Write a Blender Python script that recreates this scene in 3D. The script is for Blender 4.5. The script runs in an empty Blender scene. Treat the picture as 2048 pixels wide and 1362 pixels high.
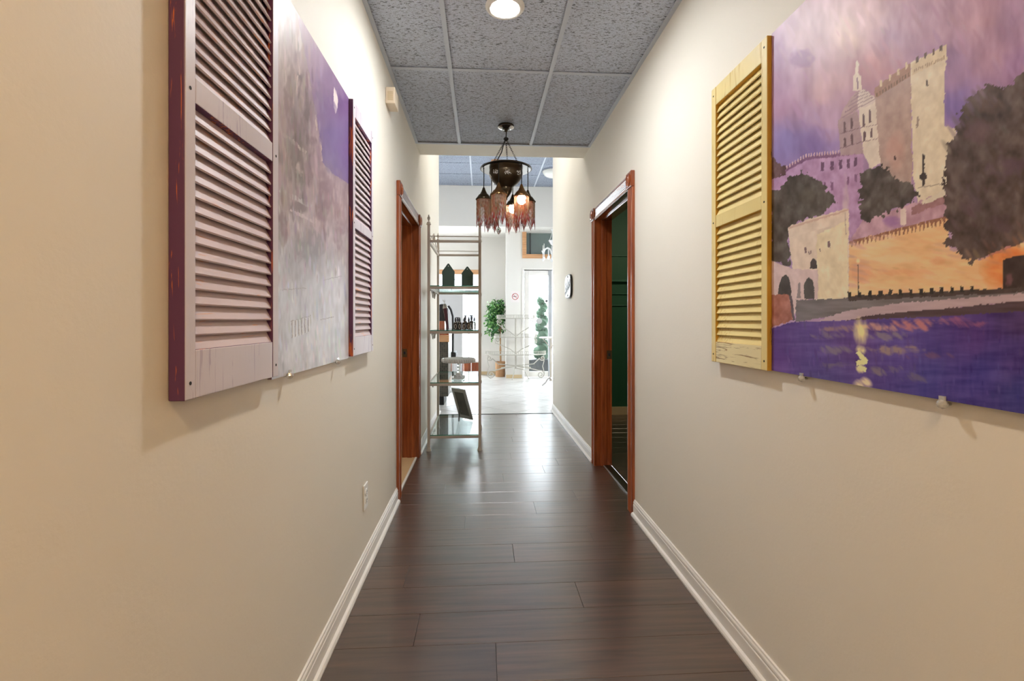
import bpy, bmesh, math, random
import numpy as np
from mathutils import Vector, Matrix

random.seed(7)
rng = np.random.default_rng(7)
SC = bpy.context.scene
COL = SC.collection
PI = math.pi

# ------------------------------------------------------------------ camera
# photograph measured at 2048 x 1362: focal length 967 px, hall vanishing point (964, 641)
F, U0, V0, EYE = 967.0, 964.0, 641.0, 1.186
YAW = math.atan((1024.0 - U0) / F)
SN, CS = math.sin(YAW), math.cos(YAW)
cam_data = bpy.data.cameras.new('camera')
cam_data.sensor_width = 36.0
cam_data.lens = F / 2048.0 * 36.0
cam_data.shift_y = -(681.0 - V0) / 2048.0
cam_data.clip_start = 0.02
cam = bpy.data.objects.new('camera', cam_data)
COL.objects.link(cam)
cam.location = (0, 0, EYE)
cam.rotation_euler = (PI / 2, 0, -YAW)
SC.camera = cam

# ------------------------------------------------------------------ world, view
SC.view_settings.view_transform = 'Standard'
SC.view_settings.look = 'None'
SC.view_settings.gamma = 1.0
SC.view_settings.use_curve_mapping = False
SC.view_settings.exposure = 0.2
world = bpy.data.worlds.new('overcast_sky')
SC.world = world
world.use_nodes = True
bg = world.node_tree.nodes['Background']
bg.inputs['Color'].default_value = (0.90, 0.95, 1.0, 1)
bg.inputs['Strength'].default_value = 16.0


def lamp_object(name, kind, loc, energy, color, rot=(0, 0, 0), parent=None, **kw):
    d = bpy.data.lights.new(name, kind)
    d.energy = energy
    d.color = color
    for k, v in kw.items():
        setattr(d, k, v)
    o = bpy.data.objects.new(name, d)
    COL.objects.link(o)
    if parent is not None:
        o.parent = parent
        o.location = Vector(loc) - OFF[parent]
    else:
        o.location = loc
    o.rotation_euler = rot
    return o


# ------------------------------------------------------------------ measuring helpers
def dep(u, x):                      # camera depth of a point on the plane X = x seen in column u
    return F * x / (u - U0)


def yd(d, x):                       # depth -> world Y
    return (d - x * SN) / CS


def zz(v, d):                       # row v at depth d -> height
    return EYE - (v - V0) * d / F


def xx(u, d):                       # column u at depth d -> world X
    return (u - U0) * d / F * CS


def pt(u, v, d):
    x = xx(u, d)
    return Vector((x, yd(d, x), zz(v, d)))


# ------------------------------------------------------------------ building helpers
OFF = {}


class MB:
    def __init__(self):
        self.v, self.f, self.m = [], [], []
        self.map = None

    def add(self, vs, fs, mi=0):
        n = len(self.v)
        for p in vs:
            p = tuple(p)
            self.v.append(self.map(*p) if self.map else p)
        for f in fs:
            self.f.append(tuple(i + n for i in f))
            self.m.append(mi)
        return self

    def box(self, x0, y0, z0, x1, y1, z1, mi=0):
        vs = [(x, y, z) for z in (z0, z1) for y in (y0, y1) for x in (x0, x1)]
        fs = [(0, 2, 3, 1), (4, 5, 7, 6), (0, 1, 5, 4), (2, 6, 7, 3), (0, 4, 6, 2), (1, 3, 7, 5)]
        return self.add(vs, fs, mi)

    def prism(self, poly, axis, lo, hi, mi=0):
        n = len(poly)
        def P(a, b, t):
            return {'x': (t, a, b), 'y': (a, t, b), 'z': (a, b, t)}[axis]
        vs = [P(a, b, lo) for a, b in poly] + [P(a, b, hi) for a, b in poly]
        fs = [tuple(range(n)), tuple(range(n, 2 * n))]
        fs += [(i, (i + 1) % n, n + (i + 1) % n, n + i) for i in range(n)]
        return self.add(vs, fs, mi)

    def lathe(self, prof, c=(0, 0, 0), n=24, mi=0, axis='z'):
        vs, fs, rings = [], [], []
        for r, h in prof:
            if r < 1e-5:
                rings.append([len(vs)])
                vs.append((0, 0, h))
            else:
                rings.append(list(range(len(vs), len(vs) + n)))
                vs += [(r * math.cos(2 * PI * i / n), r * math.sin(2 * PI * i / n), h) for i in range(n)]
        for a, b in zip(rings, rings[1:]):
            if len(a) == 1 and len(b) == 1:
                continue
            for i in range(n):
                j = (i + 1) % n
                if len(a) == 1:
                    fs.append((a[0], b[i], b[j]))
                elif len(b) == 1:
                    fs.append((a[i], a[j], b[0]))
                else:
                    fs.append((a[i], a[j], b[j], b[i]))
        for ring in (rings[0], rings[-1]):
            if len(ring) > 1:
                fs.append(tuple(ring))
        out = []
        for x, y, z in vs:
            if axis == 'x':
                x, y, z = z, x, y
            elif axis == 'y':
                x, y, z = x, z, y
            out.append((x + c[0], y + c[1], z + c[2]))
        return self.add(out, fs, mi)

    def tube(self, path, r, n=8, mi=0, closed=False):
        P = [Vector(p) for p in path]
        m = len(P)
        rad = r if isinstance(r, (list, tuple)) else [r] * m
        vs, fs = [], []
        nrm = None
        for i in range(m):
            if closed:
                t = P[(i + 1) % m] - P[i - 1]
            else:
                t = P[min(i + 1, m - 1)] - P[max(i - 1, 0)]
            if t.length < 1e-9:
                t = Vector((0, 0, 1))
            t.normalize()
            if nrm is None:
                ref = Vector((0, 0, 1)) if abs(t.z) < 0.9 else Vector((1, 0, 0))
                nrm = t.cross(ref).normalized()
            else:
                nrm = (nrm - t * nrm.dot(t))
                if nrm.length < 1e-6:
                    nrm = t.orthogonal()
                nrm.normalize()
            b = t.cross(nrm)
            for k in range(n):
                a = 2 * PI * k / n
                vs.append(P[i] + (nrm * math.cos(a) + b * math.sin(a)) * rad[i])
        for i in range(m if closed else m - 1):
            i2 = (i + 1) % m
            for k in range(n):
                k2 = (k + 1) % n
                fs.append((i * n + k, i * n + k2, i2 * n + k2, i2 * n + k))
        if not closed:
            fs += [tuple(range(n)), tuple(range((m - 1) * n, m * n))]
        return self.add(vs, fs, mi)

    def ball(self, c, r, n=12, s=(1, 1, 1), mi=0):
        k = max(4, n // 2)
        prof = [(r * math.sin(PI * i / k), -r * math.cos(PI * i / k)) for i in range(k + 1)]
        prof[0] = (0, -r)
        prof[-1] = (0, r)
        tmp = MB().lathe(prof, (0, 0, 0), n)
        return self.add([(x * s[0] + c[0], y * s[1] + c[1], z * s[2] + c[2]) for x, y, z in tmp.v], tmp.f, mi)

    def build(self, name, mat, parent=None, smooth=False, bevel=0, seg=2, kind=None, origin=None, recalc=True):
        off = OFF[parent] if parent is not None else None
        if off is None:
            if origin is not None:
                off = Vector(origin)
            else:
                a = np.array([tuple(p) for p in self.v])
                lo, hi = a.min(0), a.max(0)
                off = Vector(((lo[0] + hi[0]) / 2, (lo[1] + hi[1]) / 2, lo[2]))
        me = bpy.data.meshes.new(name)
        me.from_pydata([tuple(Vector(p) - off) for p in self.v], [], self.f)
        mats = mat if isinstance(mat, (list, tuple)) else [mat]
        for mm in mats:
            me.materials.append(mm)
        if len(mats) > 1:
            me.polygons.foreach_set('material_index', self.m)
        if recalc:
            bm = bmesh.new()
            bm.from_mesh(me)
            bmesh.ops.recalc_face_normals(bm, faces=bm.faces)
            bm.to_mesh(me)
            bm.free()
        o = bpy.data.objects.new(name, me)
        COL.objects.link(o)
        if parent is not None:
            o.parent = parent
        else:
            o.location = off
        OFF[o] = off
        if smooth:
            me.polygons.foreach_set('use_smooth', [True] * len(me.polygons))
            try:
                me.set_sharp_from_angle(angle=math.radians(40))
            except Exception:
                pass
        if bevel:
            b = o.modifiers.new('bevel', 'BEVEL')
            b.width = bevel
            b.segments = seg
            b.limit_method = 'ANGLE'
        if kind:
            o['kind'] = kind
        me.update()
        return o


def tag(o, label, cat, group=None):
    o['label'] = label
    o['category'] = cat
    if group:
        o['group'] = group
    return o


def thing(name, label, cat, loc, group=None):
    o = bpy.data.objects.new(name, None)
    COL.objects.link(o)
    o.empty_display_size = 0.05
    o.location = loc
    OFF[o] = Vector(loc)
    return tag(o, label, cat, group)


def struct(o):
    o['kind'] = 'structure'
    return o


def share(o, delta, parent=None):                    # another copy of one piece, same mesh data
    c = o.copy()
    COL.objects.link(c)
    c.location = o.location + Vector(delta)
    if parent is not None:
        c.parent = parent
    OFF[c] = OFF[o]
    return c


def copy_tree(root, delta, label=None, group=None):
    r = root.copy()
    COL.objects.link(r)
    r.location = root.location + Vector(delta)
    OFF[r] = OFF[root]
    if label:
        r['label'] = label
    if group:
        r['group'] = group
    for ch in list(root.children):
        c = ch.copy()
        COL.objects.link(c)
        c.parent = r
        for g in list(ch.children):
            d = g.copy()
            COL.objects.link(d)
            d.parent = c
    return r


def spiral(cx, cy, r0, turns, start, n=28, shrink=0.12, sgn=1):
    out = []
    for i in range(n + 1):
        t = i / n
        r = r0 * (1 - (1 - shrink) * t)
        a = start + sgn * t * turns * 2 * PI
        out.append((cx + r * math.cos(a), cy + r * math.sin(a)))
    return out


# ------------------------------------------------------------------ materials
def s2l(c):
    c = np.asarray(c, float) / 255.0
    return np.where(c <= 0.04045, c / 12.92, ((c + 0.055) / 1.055) ** 2.4)


def rgb(r, g, b):
    return tuple(float(x) for x in s2l((r, g, b))) + (1.0,)


def mat(name, color, rough=0.5, metal=0.0, spec=0.5, trans=0.0, ior=1.45, coat=0.0, emit=None, estr=0.0, alpha=1.0, sheen=0.0):
    m = bpy.data.materials.new(name)
    m.use_nodes = True
    b = m.node_tree.nodes['Principled BSDF']
    b.inputs['Base Color'].default_value = color
    b.inputs['Roughness'].default_value = rough
    b.inputs['Metallic'].default_value = metal
    b.inputs['Specular IOR Level'].default_value = spec
    b.inputs['Transmission Weight'].default_value = trans
    b.inputs['IOR'].default_value = ior
    b.inputs['Coat Weight'].default_value = coat
    b.inputs['Coat Roughness'].default_value = 0.15
    if emit:
        b.inputs['Emission Color'].default_value = emit
        b.inputs['Emission Strength'].default_value = estr
    return m


class NT:
    def __init__(self, m):
        self.t = m.node_tree
        self.b = m.node_tree.nodes['Principled BSDF']

    def n(self, typ, **kw):
        nd = self.t.nodes.new(typ)
        for k, v in kw.items():
            if k in nd.inputs:
                nd.inputs[k].default_value = v
            else:
                setattr(nd, k, v)
        return nd

    def l(self, a, b):
        self.t.links.new(a, b)

    def coords(self, scale, kind='Object'):
        tc = self.n('ShaderNodeTexCoord')
        mp = self.n('ShaderNodeMapping')
        mp.inputs['Scale'].default_value = scale
        if kind == 'World':
            g = self.n('ShaderNodeNewGeometry')
            self.l(g.outputs['Position'], mp.inputs['Vector'])
        else:
            self.l(tc.outputs[kind], mp.inputs['Vector'])
        return mp.outputs['Vector']

    def noise(self, vec, scale=1.0, detail=3.0, rough=0.55, dist=0.0):
        nz = self.n('ShaderNodeTexNoise', Scale=scale, Detail=detail, Roughness=rough, Distortion=dist)
        self.l(vec, nz.inputs['Vector'])
        return nz.outputs['Fac']

    def ramp(self, fac, stops, interp='LINEAR'):
        r = self.n('ShaderNodeValToRGB')
        r.color_ramp.interpolation = interp
        e = r.color_ramp.elements
        while len(e) > 1:
            e.remove(e[-1])
        e[0].position, e[0].color = stops[0]
        for p, c in stops[1:]:
            k = e.new(p)
            k.color = c
        self.l(fac, r.inputs['Fac'])
        return r.outputs['Color']

    def mix(self, fac, a, b, blend='MIX'):
        mx = self.n('ShaderNodeMix', data_type='RGBA', blend_type=blend)
        for sock, val in ((mx.inputs[0], fac), (mx.inputs[6], a), (mx.inputs[7], b)):
            if isinstance(val, (float, int, tuple)):
                sock.default_value = val
            else:
                self.l(val, sock)
        return mx.outputs[2]

    def bump(self, h, strength=0.1, dist=0.01):
        bp = self.n('ShaderNodeBump', Strength=strength, Distance=dist)
        self.l(h, bp.inputs['Height'])
        self.l(bp.outputs['Normal'], self.b.inputs['Normal'])

    def color(self, c):
        self.l(c, self.b.inputs['Base Color'])


def bw(v):
    return (v, v, v, 1)


def paint(name, color, rough=0.55, var=0.05, bump=0.08, scale=60):
    m = mat(name, color, rough)
    t = NT(m)
    vec = t.coords((1, 1, 1), 'World')
    f = t.noise(vec, 1.7, 3)
    c2 = tuple(max(0, x * (1 - var)) for x in color[:3]) + (1,)
    t.color(t.mix(f, color, c2))
    if bump:
        t.bump(t.noise(vec, scale, 3), bump, 0.004)
    return m


def wood(name, dark, light, axis, rough=0.3, coat=0.4, scale=1.0, bump=0.05, rand=0.0):
    m = mat(name, dark, rough, coat=coat)
    t = NT(m)
    sc = [38.0 * scale] * 3
    sc['xyz'.index(axis)] = 2.2 * scale
    vec = t.coords(tuple(sc), 'World')
    if rand:
        oi = t.n('ShaderNodeObjectInfo')
        ad = t.n('ShaderNodeVectorMath', operation='SCALE')
        cb = t.n('ShaderNodeCombineXYZ')
        t.l(oi.outputs['Random'], cb.inputs[0])
        t.l(oi.outputs['Random'], cb.inputs[1])
        t.l(cb.outputs[0], ad.inputs[0])
        ad.inputs['Scale'].default_value = 37.0
        su = t.n('ShaderNodeVectorMath', operation='ADD')
        t.l(vec, su.inputs[0])
        t.l(ad.outputs[0], su.inputs[1])
        vec = su.outputs[0]
    f = t.noise(vec, 1.0, 5, 0.6, 0.6)
    col = t.ramp(f, [(0.3, dark), (0.7, light)])
    if rand:
        col = t.mix(1.0, col, t.ramp(oi.outputs['Random'], [(0, bw(1 - rand)), (1, bw(1.0))]), 'MULTIPLY')
    t.color(col)
    t.bump(f, bump, 0.003)
    return m


M = {}
M['wall'] = paint('wall_paint', rgb(235, 228, 214), 0.6, 0.03, 0.10, 90)
M['lobby_wall'] = paint('lobby_wall_paint', rgb(228, 224, 218), 0.6, 0.03, 0.05, 80)
M['white_trim'] = paint('white_trim_paint', rgb(236, 232, 226), 0.35, 0.03, 0.03, 60)
M['redwood'] = wood('red_brown_wood', rgb(112, 48, 20), rgb(172, 90, 44), 'z', 0.28, 0.5)
M['redwood_y'] = wood('red_brown_wood_lengthwise', rgb(112, 48, 20), rgb(172, 90, 44), 'y', 0.22, 1.0)
M['tanwood'] = wood('tan_wood', rgb(190, 135, 90), rgb(222, 172, 128), 'x', 0.4, 0.2)
M['plank'] = wood('dark_plank', rgb(54, 36, 26), rgb(86, 60, 44), 'x', 0.42, 1.0, 0.8, 0.04, 0.24)
M['plank'].node_tree.nodes['Principled BSDF'].inputs['Coat Roughness'].default_value = 0.26
M['plank'].node_tree.nodes['Principled BSDF'].inputs['Coat IOR'].default_value = 2.0
M['green'] = paint('green_wall_paint', rgb(40, 92, 66), 0.55, 0.08, 0.05)
M['cream'] = paint('cream_paint', rgb(214, 190, 150), 0.5, 0.05, 0.03)
M['beige_floor'] = paint('beige_floor', rgb(205, 170, 128), 0.6, 0.08, 0.05)
M['grid'] = mat('grey_grid_metal', rgb(198, 204, 213), 0.4)
M['gap'] = mat('dark_gap', rgb(40, 38, 36), 0.8)
M['bronze'] = mat('dark_bronze', rgb(72, 60, 44), 0.36, 0.8)
M['bronze_bright'] = mat('worn_copper_bronze', rgb(128, 92, 56), 0.34, 0.85)
M['silver'] = mat('polished_silver', rgb(205, 205, 208), 0.16, 1.0)
M['black'] = mat('black_plastic', rgb(24, 24, 25), 0.4)
M['black_cord'] = mat('black_cord', rgb(22, 20, 18), 0.6)
M['iron'] = mat('taupe_painted_iron', rgb(186, 176, 164), 0.4, 0.1)
M['white_iron'] = mat('off_white_painted_iron', rgb(182, 177, 167), 0.45, 0.05)
M['plastic_white'] = mat('white_plastic', rgb(240, 238, 232), 0.35)
M['plastic_cream'] = mat('cream_plastic', rgb(232, 214, 190), 0.45)
M['glass_clear'] = mat('clear_glass', (0.96, 0.98, 0.97, 1), 0.02, trans=1.0, ior=1.45)
M['crystal_white'] = mat('frosty_white_crystal', (0.95, 0.95, 0.96, 1), 0.12, trans=0.1)
M['clip'] = mat('clear_acrylic', (0.9, 0.9, 0.88, 1), 0.08, trans=0.6, ior=1.3)
M['crystal'] = mat('white_crystal', (0.97, 0.97, 0.97, 1), 0.08, trans=0.3, ior=1.5)


def thin_glass(name, tint, refl=0.06):
    m = bpy.data.materials.new(name)
    m.use_nodes = True
    t = m.node_tree
    t.nodes.remove(t.nodes['Principled BSDF'])
    out = t.nodes['Material Output']
    tr = t.nodes.new('ShaderNodeBsdfTransparent')
    tr.inputs['Color'].default_value = tint
    gl = t.nodes.new('ShaderNodeBsdfGlossy')
    gl.inputs['Roughness'].default_value = 0.02
    lw = t.nodes.new('ShaderNodeLayerWeight')          # Schlick reflectance of a pane, same on both faces
    pw = t.nodes.new('ShaderNodeMath')
    pw.operation = 'POWER'
    pw.inputs[1].default_value = 5.0
    t.links.new(lw.outputs['Facing'], pw.inputs[0])
    fr = t.nodes.new('ShaderNodeMath')
    fr.operation = 'MULTIPLY_ADD'
    fr.inputs[1].default_value = 0.90
    fr.inputs[2].default_value = 0.04
    t.links.new(pw.outputs[0], fr.inputs[0])
    mx = t.nodes.new('ShaderNodeMixShader')
    t.links.new(fr.outputs[0], mx.inputs[0])
    t.links.new(tr.outputs[0], mx.inputs[1])
    t.links.new(gl.outputs[0], mx.inputs[2])
    t.links.new(mx.outputs[0], out.inputs['Surface'])
    return m


M['pane'] = thin_glass('window_pane_glass', (0.96, 0.98, 0.98, 1))
M['shelf_glass'] = thin_glass('shelf_glass', (0.90, 0.96, 0.94, 1))
M['shelf_edge'] = mat('green_glass_edge', rgb(48, 120, 98), 0.1, trans=0.25)


def ceiling_tile_mat(name, shade):
    m = mat(name, shade, 0.9, spec=0.2)
    t = NT(m)
    v1 = t.coords((55, 190, 1), 'World')
    fiss = t.noise(v1, 1.0, 2.5, 0.6, 0.7)
    v2 = t.coords((300, 300, 300), 'World')
    pin = t.noise(v2, 1.0, 1.0)
    a = t.ramp(fiss, [(0.55, bw(1.0)), (0.62, bw(0.25))])
    b = t.ramp(pin, [(0.57, bw(1.0)), (0.68, bw(0.5))])
    c = t.mix(1.0, a, b, 'MULTIPLY')
    t.color(t.mix(1.0, c, shade, 'MULTIPLY'))
    t.bump(c, 0.35, 0.004)
    return m


M['ctile'] = ceiling_tile_mat('fissured_ceiling_tile', rgb(206, 213, 227))
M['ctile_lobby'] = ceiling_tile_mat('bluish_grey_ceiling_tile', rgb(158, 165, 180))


def lobby_tile_mat():
    m = mat('pale_floor_tile', rgb(222, 220, 216), 0.28)
    t = NT(m)
    vec = t.coords((1, 1, 1), 'World')
    f = t.noise(vec, 3.0, 5, 0.6)
    t.color(t.ramp(f, [(0.3, rgb(190, 188, 185)), (0.7, rgb(216, 215, 213))]))
    return m


M['ltile'] = lobby_tile_mat()
M['grout'] = mat('grey_grout', rgb(150, 147, 142), 0.8)


def worn_paint(name, base, under, axis='z', thr=0.62, rough=0.45, crack=False, stretch=26.0):
    m = mat(name, base, rough)
    t = NT(m)
    sc = [stretch * 4] * 3
    sc['xyz'.index(axis)] = stretch * 0.22
    vec = t.coords(tuple(sc), 'World')
    f = t.noise(vec, 1.0, 4, 0.62, 0.9)
    big = t.noise(t.coords((7, 7, 2.5), 'World'), 1.0, 2)
    add = t.n('ShaderNodeMath', operation='MULTIPLY_ADD')
    t.l(big, add.inputs[0])
    add.inputs[1].default_value = 0.5
    t.l(f, add.inputs[2])
    w = t.ramp(add.outputs[0], [(thr + 0.24, bw(0)), (thr + 0.29, bw(1))])
    var = t.mix(t.noise(t.coords((3, 3, 3), 'World'), 2.0, 4), base, tuple(x * 0.82 for x in base[:3]) + (1,))
    t.color(t.mix(w, var, under))
    t.bump(f, 0.12, 0.002)
    return m


M['purple'] = worn_paint('crackled_purple_paint', rgb(100, 60, 100), rgb(214, 116, 64), 'z', 0.585)
M['lilac'] = worn_paint('lilac_white_paint', rgb(222, 212, 218), rgb(190, 176, 190), 'z', 0.60)
M['lilac_slat'] = worn_paint('pinkish_lilac_slat_paint', rgb(220, 202, 206), rgb(228, 168, 132), 'y', 0.64)
M['yellow'] = worn_paint('pale_yellow_paint', rgb(240, 218, 148), rgb(214, 184, 110), 'z', 0.63)
M['yellow_edge'] = worn_paint('ochre_yellow_paint', rgb(214, 168, 62), rgb(120, 92, 36), 'z', 0.64)
M['yellow_rail'] = worn_paint('crackled_cream_paint', rgb(240, 224, 172), rgb(150, 118, 74), 'y', 0.63)

# ================================================================== THE SETTING
XL, XR, ZC, ZL = -0.558, 0.930, 2.680, 3.800
WT = 0.13
YB, YE = -2.6, 6.32                       # hall back wall, hall end
DH = 2.005                                # door opening height
RD0, RD1 = yd(dep(1253, 0.91), 0.91), yd(dep(1187, 0.91), 0.91)
LD0, LD1 = yd(dep(793, XL), XL) + 0.10, yd(dep(839.5, -0.538), -0.538)
SEAM = 6.13

# --- walls of the hall
for side, x0, x1, d0, d1 in (('wall_left', XL - WT, XL, LD0, LD1), ('wall_right', XR, XR + WT, RD0, RD1)):
    b = MB()
    b.box(x0, YB, 0, x1, d0 - 0.02, ZL)
    b.box(x0, d0 - 0.02, DH + 0.02, x1, d1 + 0.02, ZL)
    b.box(x0, d1 + 0.02, 0, x1, YE, ZL)
    struct(b.build(side, M['wall']))
struct(MB().box(XL - WT, YB - WT, 0, XR + WT, YB, ZL).build('wall_back', M['wall']))
HD0, HD1 = 4.12, 4.40
struct(MB().box(XL, HD0, ZC, XR, HD1, ZL).build('wall_header', M['wall']))

# --- hall ceiling: slab, lay-in tiles and grid bars
ceil = struct(MB().box(XL, YB, ZC + 0.03, XR, HD0, ZC + 0.10).build('ceiling', M['gap']))
cols = [XL, -0.190, 0.414, XR]
rows = [HD0]
while rows[-1] > YB:
    rows.append(max(YB, rows[-1] - 1.219))
for r1, r0 in zip(rows, rows[1:]):
    for c0, c1 in zip(cols, cols[1:]):
        MB().box(c0 + 0.004, r0 + 0.004, ZC + 0.0095, c1 - 0.002, r1 - 0.002, ZC + 0.024).build('ceiling_tile', M['ctile'], ceil, bevel=0.002, seg=1)
for c in cols[1:3]:
    MB().box(c - 0.012, YB, ZC - 0.001, c + 0.012, HD0 - 0.02, ZC + 0.005).build('grid_bar', M['grid'], ceil)
for r in rows[1:-1]:
    for c0, c1 in zip(cols, cols[1:]):
        MB().box(c0 + 0.0125, r - 0.012, ZC, c1 - 0.0125, r + 0.012, ZC + 0.005).build('grid_bar', M['grid'], ceil)
for x0, x1 in ((XL, XL + 0.022), (XR - 0.022, XR)):
    MB().box(x0, YB, ZC - 0.003, x1, HD0 - 0.022, ZC + 0.0055).build('wall_angle', M['grid'], ceil)
MB().box(XL, HD0 - 0.02, ZC - 0.003, XR, HD0, ZC + 0.0055).build('wall_angle', M['grid'], ceil)

# --- hall floor: slab and crosswise planks
flo = struct(MB().box(XL - WT, YB, -0.08, XR + WT * 0.5, SEAM, -0.006).build('floor', M['gap']))
PW = 0.1955
k0 = int((YB - 1.78) / PW)
joints = {0: -0.25, -1: 0.05, 6: 0.335, 5: -0.10, 4: 0.60, 3: 0.16, 2: -0.35, 1: 0.42}
prev = 0.0


def clamp_plank(x0, x1, y0, y1, parent, z=0.0):
    if x1 - x0 < 0.02 or y1 - y0 < 0.02:
        return
    g = 0.0008
    MB().box(x0 + g, y0 + g, z - 0.008, x1 - g, y1 - g, z).build('plank', M['plank'], parent, bevel=0.0006, seg=1)


for k in range(k0, 24):
    y0, y1 = 1.78 + PW * k, 1.78 + PW * (k + 1)
    y0, y1 = max(y0, YB), min(y1, SEAM - 0.012)
    if y1 - y0 < 0.02:
        continue
    j = joints.get(k)
    if j is None:
        j = prev + random.choice((0.33, 0.42, -0.38, 0.52))
        while j > XR:
            j -= 1.22
        while j < XL + 0.08:
            j += 0.61
        if j > XR - 0.08:
            j = XR - 0.3
    prev = j
    xe = XR + 0.062 if (RD0 - 0.02 < (y0 + y1) / 2 < RD1 + 0.02) else XR
    clamp_plank(XL, j, y0, y1, flo)
    clamp_plank(j, xe, y0, y1, flo)
struct(MB().box(XL, SEAM - 0.012, -0.006, XR, SEAM + 0.012, 0.003).build('trim_1', M['gap']))

# --- lobby floor: diagonal pale tiles
LX0, LX1, LY1 = -3.3, 2.7, 10.66
lob = struct(MB().box(LX0, SEAM + 0.012, -0.08, LX1, LY1, -0.004).build('floor_lobby', M['grout']))


def clip(poly, x0, x1, y0, y1):
    for ax, lim, sg in ((0, x0, 1), (0, x1, -1), (1, y0, 1), (1, y1, -1)):
        out = []
        for i, p in enumerate(poly):
            q = poly[(i + 1) % len(poly)]
            a, c = (p[ax] - lim) * sg, (q[ax] - lim) * sg
            if a >= 0:
                out.append(p)
            if (a >= 0) != (c >= 0):
                t = a / (a - c)
                out.append((p[0] + (q[0] - p[0]) * t, p[1] + (q[1] - p[1]) * t))
        poly = out
        if len(poly) < 3:
            return None
    return poly


TS = 0.50
hs = (TS - 0.007) / math.sqrt(2)
cxs = TS * math.sqrt(2)
for i in range(-8, 9):
    for j in range(-1, 16):
        cx = i * cxs / 1.0 + (cxs / 2 if j % 2 else 0) + 0.1
        cy = SEAM + 0.1 + j * cxs / 2
        q = clip([(cx - hs, cy), (cx, cy - hs), (cx + hs, cy), (cx, cy + hs)], LX0, LX1, SEAM + 0.012, LY1)
        if q:
            MB().prism(q, 'z', -0.01, 0.0).build('floor_tile', M['ltile'], lob)

# --- lobby shell
FW, FP = 10.62, 9.93                       # recessed far wall, projecting far wall
PX = xx(1012, FP)                          # edge of the projecting part
BZ = 3.012                                 # underside of the bulkhead
b = MB()
wx0, wx1 = -2.7, xx(957.5, 10.6)           # storefront window opening
wz0, wz1 = zz(722, 10.6), zz(549, 10.6)
b.box(LX0, FW, 0, wx0, FW + 0.16, ZL)
b.box(wx0, FW, wz1, wx1, FW + 0.16, ZL)
b.box(wx1, FW, 0, PX + 0.07, FW + 0.16, ZL)
struct(b.build('wall_lobby_far', M['lobby_wall']))
dx0, dx1, dz1 = xx(1048, FP), xx(1048, FP) + 1.56, zz(539, FP)
hx0, hx1, hz0, hz1 = xx(1053, FP), xx(1053, FP) + 1.30, zz(508, FP), BZ - 0.005
b = MB()
b.box(PX, FP, 0, dx0, FP + 0.16, ZL)
b.box(dx0, FP, dz1, dx1, FP + 0.16, hz0)
b.box(dx0, FP, hz0, hx0, FP + 0.16, ZL)
b.box(hx0, FP, hz1, hx1, FP + 0.16, ZL)
b.box(hx1, FP, hz0, dx1, FP + 0.16, ZL)
b.box(dx1, FP, 0, LX1, FP + 0.16, ZL)
struct(b.build('wall_lobby_pier', M['lobby_wall']))
struct(MB().box(PX + 0.07, FP + 0.16, 0, PX + 0.19, FW + 0.16, ZL).build('wall_lobby_return', M['lobby_wall']))
BY = 9.40
struct(MB().box(LX0, BY, BZ, LX1, FW, ZL).build('wall_bulkhead', M['lobby_wall']))
struct(MB().box(LX0 - 0.13, YE - WT, 0, XL - WT, YE, ZL).build('wall_lobby_near_left', M['lobby_wall']))
struct(MB().box(XR + WT, YE - WT, 0, LX1 + 0.13, YE, ZL).build('wall_lobby_near_right', M['lobby_wall']))
lc = struct(MB().box(LX0, HD1, ZL + 0.02, LX1, FW + 0.16, ZL + 0.10).build('ceiling_lobby', M['gap']))
for i in range(5):
    for j in range(9):
        x0, y0 = -0.80 - 1.21 + 1.21 * i - 0.6, HD1 + 0.61 * j
        MB().box(max(LX0, x0 + 0.008), y0 + 0.008, ZL + 0.003, min(LX1, x0 + 1.202), min(y0 + 0.602, BY), ZL + 0.018).build('ceiling_tile', M['ctile_lobby'], lc)
for i in range(1, 5):
    x0 = -2.61 + 1.21 * i
    MB().box(x0 - 0.012, HD1, ZL, x0 + 0.012, BY, ZL + 0.006).build('grid_bar', M['grid'], lc)
# unseen side walls of the lobby, window openings added to bring in daylight
for side, x0, x1 in (('wall_lobby_left', LX0 - 0.13, LX0), ('wall_lobby_right', LX1, LX1 + 0.13)):
    b = MB()
    b.box(x0, YE, 0, x1, FW + 0.16, 0.75)
    b.box(x0, YE, 2.35, x1, FW + 0.16, ZL)
    for y0, y1 in ((YE, 7.6), (8.6, FW + 0.16)):
        b.box(x0, y0, 0.75, x1, y1, 2.35)
    struct(b.build(side, M['lobby_wall']))
wn = 3
for x0 in (LX0 - 0.075, LX1 + 0.055):
    for y0, y1 in ((7.6, 8.6),):
        g = struct(MB().box(x0, y0, 0.75, x0 + 0.02, y1, 2.35).build('window_%d' % wn, M['pane']))  # unseen window, added to brighten the lobby
        wn += 1
        p = lamp_object('window_portal', 'AREA', (x0 + 0.01, (y0 + y1) / 2, 1.55), 1, (1, 1, 1), (0, PI / 2 if x0 > 0 else -PI / 2, 0), shape='RECTANGLE', size=1.6, size_y=y1 - y0)
        p.data.cycles.is_portal = True

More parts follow.
